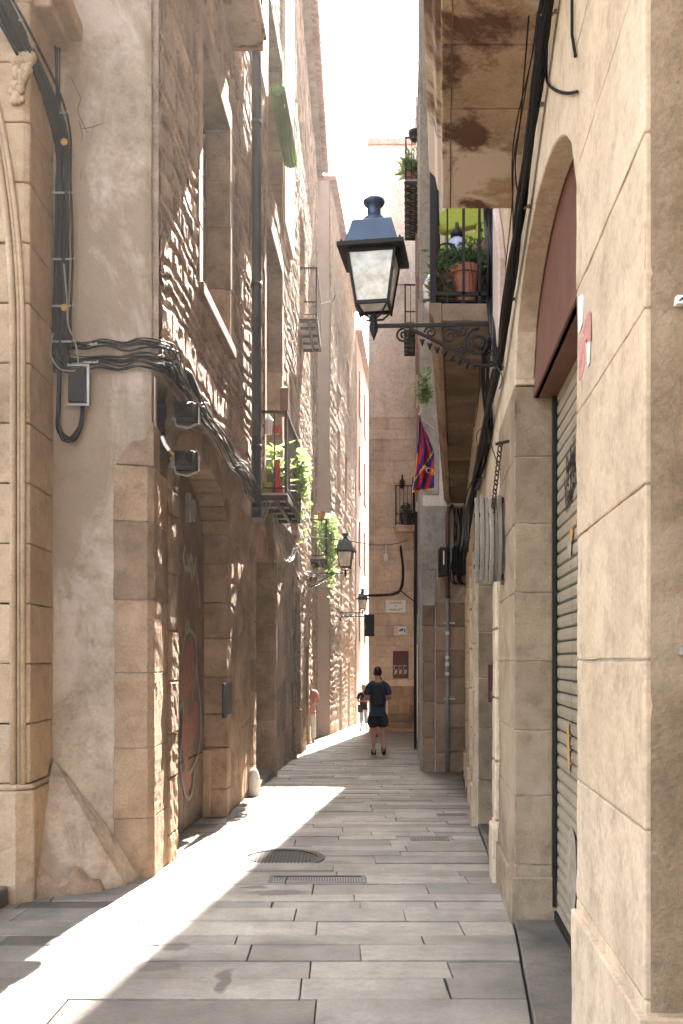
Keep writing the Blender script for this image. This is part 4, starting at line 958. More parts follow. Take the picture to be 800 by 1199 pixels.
# ================================================================== street lanterns on scrolled wall brackets
def spiral(cx, cz, r0, turns, start, sgn=1, y=0, n=22):
    return [(cx + r0 * (1 - .8 * k / n) * math.cos(start + sgn * turns * 6.283 * k / n), y, cz + r0 * (1 - .8 * k / n) * math.sin(start + sgn * turns * 6.283 * k / n)) for k in range(n + 1)]
def make_lantern():
    # built at the origin: the wall is the plane x = 0, the arm reaches to x = -.92, z = 0 is the arm
    t = thing('street_lantern', 'large blue and black street lantern on a scrolled iron bracket on the right wall', 'street lamp', (0, 0, 0), 'wall lanterns on iron brackets')
    b = MB(); AX = -.92
    b.bar((0, 0, 0), (AX, 0, 0), .022, .028)
    b.box(-.012, 0, -.05, .05, -.36, .08)
    br = obj('bracket', b, M['iron'], t, bevel=.003)
    b = MB()
    prof = [(-.02, -.30), (-.12, -.31), (-.22, -.27), (-.34, -.19), (-.46, -.12), (-.58, -.06), (-.66, -.03)]
    b.tube([(x, 0, z) for x, z in curve2(prof, 5)], .014, 8)
    for cx, cz, rr, tn, st_, sg in ((-.15, -.14, .11, 1.6, 1.5, 1), (-.15, -.14, .085, 1.2, 4.5, -1), (-.36, -.085, .065, 1.5, 0, 1), (-.50, -.055, .045, 1.4, 3.1, -1), (-.70, -.075, .055, 1.5, 1.5, 1), (-.05, -.25, .05, 1.4, 2, -1), (-.27, -.20, .04, 1.3, 0, 1), (-.27, -.05, .04, 1.3, 3, 1), (-.05, -.05, .04, 1.3, 1, -1)):
        b.tube(spiral(cx, cz, rr, tn, st_, sg), .009, 6)
    for k in range(12):
        q = k * .5236; b.lathe([(.001, -.012), (.014, 0), (.001, .012)], (-.15 + .045 * math.cos(q), 0, -.14 + .045 * math.sin(q)), 6)
    for k in range(9):                       # cast leaves along the lower curve
        x = -.10 - k * .055; z = -.325 + .0005 * k + max(0, (k - 2)) * .03
        b.add([(x, -.012, z + .03), (x - .02, 0, z - .02), (x - .045, -.012, z + .035), (x - .02, .014, z + .01)], [(0, 1, 2), (0, 2, 3), (0, 3, 1), (1, 3, 2)])
    obj('scrollwork', b, M['iron'], br, smooth=True)
    b = MB(); b.lathe([(.002, -.11), (.014, -.075), (.03, -.035), (.033, 0), (.024, .03), (.02, .06), (.028, .075), (.012, .09)], (AX, 0, 0), 14)
    obj('finial', b, M['iron'], t, smooth=True)
    zb, zt_, wb_, wt = .14, .50, .118, .172
    b = MB()
    for sx in (-1, 1):
        for sy in (-1, 1):
            b.tube([(AX + sx * .018, sy * .018, .05), (AX + sx * .06, sy * .06, .065), (AX + sx * wb_, sy * wb_, zb)], .008, 6)
    obj('cradle', b, M['iron'], t)
    b = MB()
    c4 = [(-1, -1), (1, -1), (1, 1), (-1, 1)]
    for i, (sx, sy) in enumerate(c4):
        b.bar((AX + sx * wb_, sy * wb_, zb), (AX + sx * wt, sy * wt, zt_), .02)
        nx_, ny_ = c4[(i + 1) % 4]
        b.bar((AX + sx * wb_, sy * wb_, zb), (AX + nx_ * wb_, ny_ * wb_, zb), .022, .024)
        b.bar((AX + sx * wt, sy * wt, zt_), (AX + nx_ * wt, ny_ * wt, zt_), .022, .024)
        b.lathe([(.009, -.03), (.009, 0)], (AX + sx * wb_, sy * wb_, zb), 6)
    obj('frame', b, M['iron'], t)
    for i, (sx, sy) in enumerate(c4):
        nx_, ny_ = c4[(i + 1) % 4]; b = MB(); q = .97
        lo = [(AX + sx * wb_ * q, sy * wb_ * q, zb + .01), (AX + nx_ * wb_ * q, ny_ * wb_ * q, zb + .01)]
        hi = [(AX + nx_ * wt * q, ny_ * wt * q, zt_), (AX + sx * wt * q, sy * wt * q, zt_)]
        b.add(lo + hi, [(0, 1, 2, 3)]); o = obj('glass_pane', b, M['glass'], t)
        sd = o.modifiers.new('solid', 'SOLIDIFY'); sd.thickness = .004
    b = MB(); e, i_ = .243, .18
    zz = zt_ + .012
    for sx0, sx1, sy0, sy1 in ((-e, e, -e, -i_), (-e, e, i_, e), (-e, -i_, -i_, i_), (i_, e, -i_, i_)): b.box(AX + sx0, AX + sx1, sy0, sy1, zz, zz + .012)
    b.box(AX - e, AX + e, -e, -e + .012, zz + .012, zz + .03); b.box(AX - e, AX + e, e - .012, e, zz + .012, zz + .03)
    b.box(AX - e, AX - e + .012, -e + .012, e - .012, zz + .012, zz + .03); b.box(AX + e - .012, AX + e, -e + .012, e - .012, zz + .012, zz + .03)
    for sx, sy in c4: b.lathe([(.007, 0), (.009, .02), (.001, .032)], (AX + sx * (e - .03), sy * (e - .03), zz + .03), 6)
    obj('hood_rim', b, M['iron'], t)
    b = MB(); s2 = math.sqrt(2)
    b.lathe([(.205 * s2, zz + .012), (.20 * s2, zz + .03), (.145 * s2, zz + .225), (.125 * s2, zz + .232)], (AX, 0, 0), 4, sq=True)
    obj('hood', b, M['bluemetal'], t, bevel=.004)
    b = MB(); z0 = zz + .23
    b.lathe([(.115, z0), (.105, z0 + .03), (.075, z0 + .06), (.052, z0 + .075), (.05, z0 + .14), (.07, z0 + .155), (.082, z0 + .175), (.08, z0 + .19), (.05, z0 + .205), (.01, z0 + .21)], (AX, 0, 0), 20)
    obj('chimney', b, M['bluemetal'], t, smooth=True)
    tw_ = Matrix.Translation((AX, 0, 0)) @ Matrix.Rotation(R(-6), 4, 'Z') @ Matrix.Translation((-AX, 0, 0))
    for c in t.children:
        if c.name.split('.')[0] in ('cradle', 'frame', 'glass_pane', 'hood_rim', 'hood') or c.name.startswith('glass'): c.data.transform(tw_)
    return t
lan = make_lantern()
def put(o, x, y, z, rz=0, s=1): o.location = (x, y, z); o.rotation_euler = (0, 0, rz); o.scale = (s, s, s)
q = RA.on(586, 379, .012); Y = 6.95; put(lan, RA.x(Y) - .0, Y, EYE + (HY - 379) / F * Y, R(-3))
l2 = copy_tree(lan); l2['label'] = 'black wall lantern on the left, nearer and larger of the two left lanterns'; put(l2, LB.x(22.2) + .02, 22.2, EYE + (HY - 671) / F * 22.2, R(180), 1.0)
l3 = copy_tree(lan); l3['label'] = 'smallest farthest wall lantern on a pale bracket at the left corner house'; put(l3, LC.x(31.3) + .0, 31.3, EYE + (HY - 717) / F * 31.3, R(186), .85)

# ================================================================== cables
def jig(pts, r, a):
    return [Vector(p) + Vector((r.uniform(-a, a), r.uniform(-a, a), r.uniform(-a, a))) for p in pts]
def bundle(name, label, pts, n, spread, rad, m, seed, jit=.012, cat='cables', clips=0):
    r = random.Random(seed); t = thing(name, label, cat, pts[0]); b = MB()
    base = [Vector(p) for p in pts]
    for k in range(n):
        o = Vector((r.uniform(-spread, spread) * .5, r.uniform(-spread, spread) * .3, r.uniform(-spread, spread) * .6))
        o2 = Vector((r.uniform(-spread, spread) * .6, 0, r.uniform(-spread, spread)))
        pp = [p + o * (1 - i / len(base)) + o2 * (i / len(base)) + Vector((r.uniform(-jit, jit), 0, r.uniform(-jit, jit))) for i, p in enumerate(base)]
        b.tube(curve2([tuple(p) for p in pp], 6), rad * r.uniform(.6, 1.3), 6)
    obj('cable_run', b, m, t, smooth=True)
    if clips:
        b = MB()
        for i in range(clips):
            p = base[0].lerp(base[-1], 0); k = (i + .5) / clips * (len(base) - 1); j = int(k); p = base[j].lerp(base[min(j + 1, len(base) - 1)], k - j)
            b.box(p.x - spread * .6, p.x + spread * .6, p.y - .02, p.y - .012, p.z - .006, p.z + .006); b.lathe([(.008, -.008), (.008, .008)], (p.x + spread * .75, p.y - .03, p.z), 6)
        obj('clips', b, M['galv'], t)
    return t
PW = lambda px, py, o=.04: P(px, py, 0.0001) if False else (lambda k: (lambda d: Vector((k * d, d - o, EYE + (HY - py) / F * d)))((7.05 - .28 * -1.42 * -1 + 0) / (1 - .28 * k) if False else (7.05 + .28 * 1.42) / (1 - .28 * k)))((px - 400) / F)
bundle('cable_bundle', 'thick black cable bundle running down the left corner between portal and plaster pier', [Vector((-2.66, 6.1, 6.5)), Vector((-2.36, 6.15, 6.1)), Vector((-2.13, 6.25, 5.72)), PW(72, 150), PW(76, 230), PW(75, 300), PW(74, 350), PW(72, 390), PW(76, 420)], 20, .13, .013, M['cable'], 1, .010, clips=7)
bundle('cable_bundle', 'thin cables hanging straight from the string course at the top left', [PW(68, -20), PW(70, 60), PW(71, 120), PW(76, 200)], 4, .05, .005, M['cable'], 2, .004)
b0 = bundle('cable_bundle', 'horizontal black cables crossing the plaster pier to its corner', [PW(74, 398), PW(92, 408, .05), PW(120, 405, .05), PW(145, 409, .05), PW(168, 405, .05), LA.pt(7.08, .13, 3.94), LA.pt(7.3, .11, 3.92)], 7, .085, .0075, M['cable'], 3, .010, clips=2)
b0 = bundle('cable_bundle', 'lower row of horizontal black cables on the plaster pier', [PW(78, 425), PW(95, 430, .05), PW(120, 425, .05), PW(145, 428, .05), PW(168, 423, .05), LA.pt(7.08, .13, 3.80), LA.pt(7.3, .11, 3.78)], 9, .085, .0075, M['cable'], 4, .010, clips=2)
ut = [7.08, 7.5, 8.0, 8.5, 9.2, 10, 10.8, 11.5]
bundle('cable_bundle', 'tangled cables running along the left wall over the first arched door', [LA.pt(t, .12, 3.93 - .05 * (i % 2) - .05 * i * .6) for i, t in enumerate(ut)], 14, .11, .007, M['cable'], 5, .03)
bundle('cable_bundle', 'sunlit grey wires among the black cables over the first arched door', [LA.pt(t, .15, 3.98 - .07 * (i % 3) - .03 * i) for i, t in enumerate(ut)], 5, .10, .005, M['cablegrey'], 55, .04)
bundle('cable_bundle', 'sagging grey cables along the left wall beyond the drainpipe', [LA.pt(11.4, .1, 3.62), LA.pt(12.4, .1, 3.45), LA.pt(13.5, .1, 3.9), LA.pt(14.6, .1, 3.6), LA.pt(16, .12, 3.3), LA.pt(17.4, .1, 3.65), LB.pt(19, .1, 3.4), LB.pt(21.8, .1, 3.6)], 5, .06, .009, M['cablegrey'], 6, .04)
# loops below the meter case
t = thing('cable_loop', 'coiled black cable loop hanging under the small meter case on the left pier', 'cables', PW(88, 470)); b = MB(); r = random.Random(4)
for k in range(9):
    a = r.uniform(-3, 3)
    b.tube(curve2([tuple(PW(x + a, y + r.uniform(-4, 4), .06)) for x, y in ((74, 425), (73, 470), (72, 500), (78, 514), (88, 516), (98, 500), (101, 470), (99, 440))], 6), .009 * r.uniform(.7, 1.2), 6)
obj('cable_run', b, M['cable'], t, smooth=True)
t = thing('cable_loop', 'pale thin wire looping beside the small meter case', 'cables', PW(90, 420)); b = MB()
b.tube(curve2([tuple(PW(x, y, .09)) for x, y in ((67, 395), (63, 415), (70, 432), (80, 438), (95, 435), (92, 405), (84, 385), (82, 350), (79, 315))], 6), .006, 6); obj('cable_run', b, M['cablegrey'], t)
t = thing('meter_case', 'small dark glazed meter case with a pale frame on the left pier', 'meter case', PW(96, 455)); p = PW(96, 455, 0)
b = MB(); b.box(p.x - .075, p.x + .06, p.y - .10, p.y + .02, p.z - .125, p.z + .125); obj('case', b, M['iron'], t, bevel=.006)
b = MB(); b.box(p.x + .062, p.x + .08, p.y - .10, p.y - .085, p.z - .135, p.z + .135); b.box(p.x - .08, p.x + .08, p.y - .10, p.y - .085, p.z - .15, p.z - .136); b.box(p.x - .08, p.x + .08, p.y - .10, p.y - .085, p.z + .136, p.z + .15); obj('frame', b, M['galv'], t)
for py, lab in ((175, 'upper'), (366, 'lower')):
    p = PW(80, py, .10); t = thing('wall_tag', f'{lab} orange round cable tag hanging on the left black cable bundle', 'tag', p); b = MB()
    b.tube([(p.x, p.y - .006, p.z), (p.x, p.y, p.z)], .025, 12); obj('plate', b, M['graf_orange'], t)
for pts in ([(82, 88), (90, 105), (94, 115), (91, 130), (99, 148), (103, 155)], [(92, 140), (96, 160), (90, 180), (95, 195), (93, 220), (98, 240), (103, 262), (100, 285), (108, 300)], [(97, 150), (108, 148), (122, 143)]):
    b = MB(); b.tube(curve2([tuple(PW(x, y, -.004)) for x, y in pts], 6), .0028, 5); obj('crack', b, M['dark_slab'], la)
# right side big bundle
rp = [(646, -30), (638, 30), (630, 90), (620, 170), (611, 240), (601, 310), (592, 370), (585, 420), (577, 455), (569, 500), (560, 550), (552, 590), (547, 625), (545, 650)]
bundle('cable_bundle', 'heavy black cable bundle slanting down the right wall beside the stone slab', [RA.on(x, y, .05) for x, y in rp[:8]] + [RA.on(x, y, .06) for x, y in rp[8:]], 15, .045, .010, M['cable'], 7, .012, clips=8)
bundle('cable_bundle', 'loose thin black cables looping beside the heavy bundle on the right wall', [RA.on(632, -20, .05), RA.on(624, 60, .06), RA.on(612, 130, .05), RA.on(604, 180, .07), RA.on(603, 240, .05), RA.on(597, 300, .06)], 4, .07, .005, M['cable'], 8, .03)
bundle('cable_bundle', 'dark vertical cables beside the plants of the long balcony', [RA.on(571, 180, .05), RA.on(572, 250, .05), RA.on(575, 300, .06), RA.on(574, 350, .05), RA.on(579, 395, .06), RA.on(582, 425, .05)], 12, .07, .009, M['cable'], 9, .02)
bundle('cable_bundle', 'dark cable drop below the lantern bracket to the meter boxes', [RA.on(570, 400, .07), RA.on(566, 440, .08), RA.on(570, 500, .06), RA.on(562, 545, .06), RB.on(549, 590, .1), RB.on(544, 640, .15)], 9, .06, .008, M['cable'], 10, .02)
t = thing('wall_wire', 'single thin dark wire bent in an L on the upper right wall', 'wire', RA.on(640, 60, .01)); b = MB()
b.tube(curve2([tuple(RA.on(x, y, .012)) for x, y in ((641, 40), (640, 85), (642, 98), (652, 106), (664, 109), (676, 107))], 5), .006, 6); b.tube([RA.on(670, 0, .012), RA.on(670, 40, .012), RA.on(674, 66, .012)], .006, 6)
obj('cable_run', b, M['cable'], t)
t = thing('wall_wire', 'fine wires hanging below the lantern bracket on the right', 'wire', RA.on(580, 450, .05)); b = MB()
for pts in ([(576, 420), (588, 440), (585, 455)], [(562, 425), (560, 470), (555, 500)], [(572, 440), (571, 500), (580, 535), (586, 550)], [(566, 500), (558, 510), (563, 540)]): b.tube(curve2([tuple(RA.on(x, y, .07)) for x, y in pts], 6), .004, 5)
obj('cable_run', b, M['cable'], t)
# cables on the end wall
ex = lambda px, py, o=.08: P(px, py, 31 - o)
bundle('cable_bundle', 'thick black cable curving over the end wall above the white street plate', [ex(428, 697), ex(445, 697), ex(462, 695), ex(470, 688), ex(472, 665), ex(469, 640)], 7, .06, .018, M['cable'], 12, .015)
bundle('cable_bundle', 'black cable slanting from the curve to the right corner of the end wall', [ex(470, 692), ex(478, 699), ex(488, 706)], 3, .03, .016, M['cable'], 13, .01)
bundle('cable_bundle', 'dark conduits down the corner between end wall and right houses', [ex(485, 560, .3), ex(486, 640, .3), ex(486, 700, .3), ex(487, 760, .3)], 7, .10, .02, M['cable'], 14, .02)
t = thing('overhead_cable', 'thin cable strung across the lane from the left lantern to the end wall', 'cable', P(412, 632, 22)); b = MB()
b.tube(curve2([tuple(LB.pt(22.2, .02, EYE + (HY - 628) / F * 22.2)), tuple(P(412, 634, 24)), tuple(P(440, 638, 27)), tuple(P(462, 637, 30)), tuple(P(478, 632, 30.9))], 6), .012, 6); obj('cable_run', b, M['cable'], t)
p = P(452, 645, 28.5); b = MB(); b.tube([p + Vector((0, 0, .18)), p, p - Vector((0, 0, .1))], .012, 6); b.lathe([(.02, -.32), (.06, -.28), (.06, -.12), (.02, -.08)], p, 10)
obj('hanging_lamp', b, M['white_paint'], t)
t = thing('overhead_cable', 'pale cable swagged along the far left corner house', 'cable', P(420, 715, 30)); b = MB()
b.tube(curve2([tuple(LC.on(x, y, .1)) for x, y in ((391, 690), (400, 696), (410, 704), (417, 716), (422, 722), (428, 716))], 6), .015, 6); obj('cable_run', b, M['cablegrey'], t)

# ================================================================== wall equipment
def floodlight(px, py, label):
    q = LA.on(px, py, .16); t = thing('floodlight', label, 'floodlight', q, 'floodlights on the left wall')
    b = MB(); Y = q.y; 
    def pp(dy, o, dz): return LA.pt(Y + dy * .85, .14 + (o - .14) * .72, q.z + dz * .72)
    prof = [(-.22, .035), (-.16, .10), (.04, .12), (.10, .12)]
    vs = []
    for dy, hh in prof: vs += [pp(dy, .14 - hh, -hh * .9), pp(dy, .14 + hh, -hh * .9), pp(dy, .14 + hh, hh * .8), pp(dy, .14 - hh, hh * .8)]
    b.add(vs, [(4 * i + j, 4 * i + (j + 1) % 4, 4 * i + 4 + (j + 1) % 4, 4 * i + 4 + j) for i in range(3) for j in range(4)] + [(3, 2, 1, 0), (12, 13, 14, 15)])
    for k in range(6): dy = -.19 + k * .035; hh = .05 + k * .013; b.hexa([pp(dy, .14 - hh - .01, -hh), pp(dy + .008, .14 - hh - .01, -hh), pp(dy + .008, .14 + hh + .012, -hh), pp(dy, .14 + hh + .012, -hh), pp(dy, .14 - hh - .01, hh), pp(dy + .008, .14 - hh - .01, hh), pp(dy + .008, .14 + hh + .012, hh), pp(dy, .14 + hh + .012, hh)])
    obj('housing', b, M['iron'], t, bevel=.006)
    b = MB(); b.hexa([pp(.101, .03, -.1), pp(.26, .06, -.02), pp(.26, .22, -.02), pp(.101, .26, -.1), pp(.101, .03, .09), pp(.26, .06, .0), pp(.26, .22, .0), pp(.101, .26, .09)]); obj('lens_shield', b, M['pipe'], t, bevel=.01)
    b = MB(); b.tube([pp(.0, -.02, .0), pp(.0, .02, -.14), pp(.02, .14, -.16), pp(.02, .27, -.1)], .010, 6); b.tube([pp(0, -.04, -.05), pp(0, .03, -.05)], .02, 8); obj('mount', b, M['galv'], t)
floodlight(222, 484, 'upper black floodlight mounted among cables on the left wall')
floodlight(222, 540, 'lower black floodlight just over the first arched door on the left wall')
t = thing('cable_splice', 'grey cylindrical cable splice box among the tangled left cables', 'splice box', LA.pt(7.75, .14, 3.86)); b = MB()
b.tube([LA.pt(7.55, .14, 3.92), LA.pt(7.6, .14, 3.9), LA.pt(7.95, .14, 3.84), LA.pt(8.0, .14, 3.83)], [.03, .055, .055, .03], 12); obj('body', b, M['pipe'], t, smooth=True)
t = thing('wall_hook', 'short orange and white cable end sticking out over the first door', 'cable end', LA.pt(7.7, .1, 3.3)); b = MB()
b.tube([LA.on(190, 512, .06), LA.on(193, 520, .09), LA.on(198, 527, .12)], .014, 8); obj('sleeve', b, M['white_paint'], t); b = MB(); b.tube([LA.on(198, 527, .12), LA.on(203, 532, .14)], .01, 8); obj('tip', b, M['graf_orange'], t)
# green roll blind high on the left wall
t = thing('roll_blind', 'rolled green slatted blind hanging high on the left wall', 'blind', LA.pt(14.3, .2, 9.7)); b = MB()
for k in range(12):
    q = k / 12 * 6.283; b.tube([LA.pt(13.4, .22 + .09 * math.cos(q), 9.72 + .09 * math.sin(q)), LA.pt(15.3, .22 + .09 * math.cos(q), 9.72 + .09 * math.sin(q))], .028, 6)
b.tube([LA.pt(13.38, .22, 9.72), LA.pt(15.32, .22, 9.72)], .08, 12); obj('roll', b, M['green_blind'], t, smooth=True)
b = MB(); b.wbox(LA, 13.45, 15.25, .27, .285, 9.75, 10.35); obj('slats', b, M['green_blind'], t)
b = MB(); b.tube([LA.pt(13.6, .3, 10.35), LA.pt(13.6, .3, 9.6)], .008, 6); b.tube([LA.pt(15.1, .3, 10.35), LA.pt(15.1, .3, 9.6)], .008, 6); obj('cord', b, M['whitecloth'], t)
# meter boxes on the projecting house
t = thing('meter_box', 'dark meter box with tangled cables on the projecting grey house behind the pipe', 'meter box', (1.75, 15.5, 3.2)); b = MB()
b.box(1.60, 1.735, 15.3, 15.58, 2.98, 3.44); b.box(1.83, 2.05, 15.28, 15.58, 3.0, 3.46); obj('boxes', b, M['iron'], t, bevel=.012)
b = MB(); b.box(1.655, 1.675, 15.292, 15.299, 3.16, 3.38); obj('label_strip', b, M['white_paint'], t)
b = MB(); r = random.Random(6)
for k in range(10):
    x = r.uniform(1.82, 2.02); b.tube(curve2([(x, 15.45, 4.1), (x + r.uniform(-.04, .04), 15.3, 3.7), (x - .03, 15.24, 3.3), (x - r.uniform(0, .08), 15.26, 2.92), (x + .05, 15.4, 2.84)], 5), .012, 6)
obj('cable_tangle', b, M['cable'], t, smooth=True)
# bent galvanised sheet hood hanging from a chain
q = RA.on(575, 632, .14); t = thing('metal_hood', 'weathered ribbed sheet metal hood chained to the right wall', 'metal hood', q)
b = MB(); Y0 = 6.45; n = 7
zt_ = EYE + (HY - 583) / F * Y0; zb_ = EYE + (HY - 683) / F * Y0
xs = RA.x(Y0)
for k in range(n):
    x0 = xs - .205 + k * .030; x1 = x0 + .028; y = Y0 - .05 * math.sin((k + .5) / n * math.pi) - .02 * (k % 2); b.t = rnd.random()
    vs = []
    for j in range(6):
        zz = zb_ + (zt_ - zb_) * j / 5 + .015 * math.sin(k * 1.7); yy = y - .05 * math.sin(j / 5 * math.pi)
        vs += [(x0, yy, zz), (x1, yy, zz), (x1, yy + .02, zz), (x0, yy + .02, zz)]
    b.add(vs, [(4 * i + j, 4 * i + (j + 1) % 4, 4 * i + 4 + (j + 1) % 4, 4 * i + 4 + j) for i in range(5) for j in range(4)] + [(3, 2, 1, 0), (20, 21, 22, 23)])
obj('ribs', b, mat('weathered_zinc', (.25, .23, .19), (.15, .13, .1), 3, .6, .3, 60, metal=.2, stain=.7, stainc=(.22, .11, .06), tone=.15), t, bevel=.004)
b = MB(); b.box(xs - .02, xs + .03, Y0 - .03, Y0 + .02, zt_ - .04, zt_); obj('bolt', b, M['iron'], t)
b = MB(); b.box(xs - .02, xs + .03, Y0 - .03, Y0 + .02, zb_ + .02, zb_ + .06); obj('bolt', b, M['iron'], t)
b = MB(); b.box(xs - .205, xs - .0, Y0 + .022, Y0 + .03, zb_ + .1, zb_ + .13); obj('cross_strip', b, M['iron'], t)
b = MB(); b.box(xs - .205, xs, Y0 + .022, Y0 + .03, zt_ - .13, zt_ - .10); obj('cross_strip', b, M['iron'], t)
b = MB(); a0 = Vector((xs - .09, Y0 - .05, zt_ - .12)); a1 = Vector(RA.on(586, 520, .06)); n = 16
for k in range(n):
    p = a0.lerp(a1, k / (n - 1)); u = .012 if k % 2 else .0
    b.tube([p + Vector((.011 * math.cos(q), u * math.sin(q) * 2, .024 * math.sin(q))) for q in np.linspace(0, 6.283, 9)], .005, 5)
b.tube([a1 + Vector((-.03, 0, .0)), a1 + Vector((.06, 0, .02))], .010, 6); obj('chain', b, M['rust'], t)
t = thing('wall_box', 'tiny red alarm box with a hanging weight on the right wall', 'alarm box', RA.on(561, 530, .06)); q = RA.on(561, 530, .06); b = MB()
b.box(q.x - .03, q.x + .03, q.y - .04, q.y + .04, q.z - .07, q.z + .06); obj('case', b, M['red'] if False else M['wood_red'], t, bevel=.006)
b = MB(); b.tube([q - Vector((0, 0, .07)), q - Vector((-.01, 0, .25)), q - Vector((.02, 0, .33))], [.012, .016, .022], 8); b.tube([q - Vector((-.03, 0, .22)), q - Vector((.05, 0, .24))], .008, 6); obj('weight', b, M['rust'], t)
# dark plaque on the right jamb
p = P(578, 800, 9.60); t = thing('wall_plaque', 'dark square plaque with faint pale lettering on the right door jamb', 'plaque', p); b = MB(); b.box(p.x - .055, p.x + .055, 9.585, 9.61, p.z - .19, p.z + .19); obj('board', b, M['maroon'], t, bevel=.004)
text('La...', .045, M['graf_white'], t, Matrix.Translation((p.x, 9.583, p.z - .14)) @ Matrix.Rotation(R(90), 4, 'X')) if False else None
b = MB()
for k in range(4): b.box(p.x - .035, p.x + .03 - .01 * (k % 2), 9.582, 9.5845, p.z - .15 + k * .018 - (.0), p.z - .145 + k * .018)
obj('small_print', b, M['graf_white'], t)
# plates on the end wall
def face(x, y, z): return Matrix.Translation((x, y, z)) @ Matrix.Rotation(R(90), 4, 'X')
p = P(463.5, 710, 30.97); t = thing('street_plate', 'white marble street name plate on the end wall under the black cable', 'street sign', p)
b = MB(); b.box(p.x - .33, p.x + .33, 30.95, 31.01, p.z - .20, p.z + .20); obj('plate', b, M['white_paint'], t, bevel=.006)
for s_, dz, sz in (('CARRER', .115, .11), ('DE', .0, .075), ('MARLET', -.12, .12)): text(s_, sz, M['pipe'], t, face(p.x, 30.948, p.z + dz))
p = P(469.5, 738.5, 30.97); t = thing('tile_plate', 'small pale glazed tile plate with black marks below the street plate', 'tile plate', p)
b = MB(); b.box(p.x - .23, p.x + .20, 30.955, 31.01, p.z - .16, p.z + .16); obj('tiles', b, mat('cream_tile', (.6, .55, .47), (.5, .45, .38), 5, .3, .05, 30), t, bevel=.004)
b = MB(); b.box(p.x - .10, p.x + .18, 30.952, 30.9545, p.z - .10, p.z + .12); obj('white_field', b, M['white_paint'], t)
b = MB()
for pts in ([(-.07, -.02), (-.03, .03), (.01, -.02)], [(-.01, .02), (.02, .06), (.04, .02)], [(.04, -.02), (.05, .05), (.07, .07)], [(.10, .06), (.14, .03), (.11, -.04), (.15, -.05)]): b.tube([(p.x + a, 30.949, p.z + c) for a, c in pts], .016, 6)
obj('black_mark', b, M['black_paint'], t)
p = P(469.5, 778, 30.97); t = thing('information_board', 'maroon information board with three pale figures on the end wall', 'information board', p)
b = MB(); b.box(p.x - .26, p.x + .25, 30.93, 30.97, p.z - .46, p.z + .44); obj('board', b, M['maroon'], t, bevel=.008)
b = MB()
for k in range(3):
    x = p.x - .23 + k * .155; z0 = p.z - .33
    b.box(x, x + .115, 30.922, 30.929, z0 + .27, z0 + .30); b.box(x, x + .02, 30.922, 30.929, z0 + .16, z0 + .268)
    b.prism(Line('x', 0, 30.93, 0), [(x + .01, z0), (x + .06, z0 + .01), (x + .11, z0 + .05), (x + .12, z0 + .12), (x + .09, z0 + .17), (x + .03, z0 + .155)], .001, .008)
obj('figures', b, M['pinkish'], t)
b = MB()
for k in range(4): b.box(p.x - .10, p.x + .10 - .03 * (k % 2), 30.924, 30.9295, p.z + .02 + k * .035, p.z + .033 + k * .035)
obj('small_print', b, M['bluemetal'], t)
# dark box and small signal-like lamp on the far corner house
q = LC.on(431, 732, .3) ; t = thing('hanging_signboard', 'dark signboard fixed to the far corner house over the woman', 'signboard', P(436, 732, 30)); p = P(434, 732, 30.0)
b = MB(); b.box(p.x - .20, p.x + .12, 29.98, 30.04, p.z - .36, p.z + .34); b.box(p.x - .9, p.x - .2, 30.0, 30.02, p.z + .26, p.z + .29); obj('board', b, M['black_paint'], t)
p = P(442, 758, 32); 
# FCB flag
t = thing('football_flag', 'blue and red striped club flag with gold letters hanging off the long balcony', 'flag', P(495, 487, 11.6))
nu, nv = 26, 40; D0 = 11.4
def flagpt(u, v):                             # u 0..1 across, v 0..1 downwards
    # upper corner gathered at (492,487), lower edge from (482,575) to (507,565)
    lx = 492 + (482 - 492) * v + 1.5 * math.sin(v * 3); rx = 493 + (508.5 - 493) * min(1, v * 2.3) ** .8
    px = lx + (rx - lx) * u; py = 485 + (576 - 485) * v + (u - .2) * 8 * (v) * -.4 + 10 * (1 - v) * u
    d = D0 + .07 * math.sin(u * 7 + v * 4) + .04 * math.sin(u * 15 - v * 3) + .1 * u
    return P(px, py, d)
b = MB(); vs = [flagpt(i / nu, j / nv) for i in range(nu + 1) for j in range(nv + 1)]; b.v = [tuple(v) for v in vs]
for i in range(nu):
    for j in range(nv):
        u, v = (i + .5) / nu, (j + .5) / nv
        if v < .52: s_ = u * 2.2 + v * .55
        else: s_ = u * 2.3 + (v - .52) * 2.2 + .3
        mi = 1 if (s_ % 1.0) > .52 else 0
        if j == nv - 1 or (i == 0 and v > .5): mi = 2
        if abs(v - (.86 - u * .45)) < .018 and v > .40: mi = 2
        b.f.append((i * (nv + 1) + j, (i + 1) * (nv + 1) + j, (i + 1) * (nv + 1) + j + 1, i * (nv + 1) + j + 1)); b.mi.append(mi); b.tone.append(.5)
fl = obj('cloth', b, [M['flag_blue'], M['flag_red'], M['flag_gold']], t, smooth=True); sd = fl.modifiers.new('solid', 'SOLIDIFY'); sd.thickness = .002
p = P(502, 551, D0 - .11); text('FCB', .095, M['flag_gold'], t, Matrix.Translation(p) @ Matrix.Rotation(R(90), 4, 'X') @ Matrix.Rotation(R(-22), 4, 'Z'))
b = MB(); b.tube([P(490, 484, D0), P(498, 494, D0 + .1), P(509, 502, D0 + .15)], .006, 6); b.tube([P(493, 480, D0), P(491, 486, D0)], .006, 6); obj('cord', b, M['whitecloth'], t)

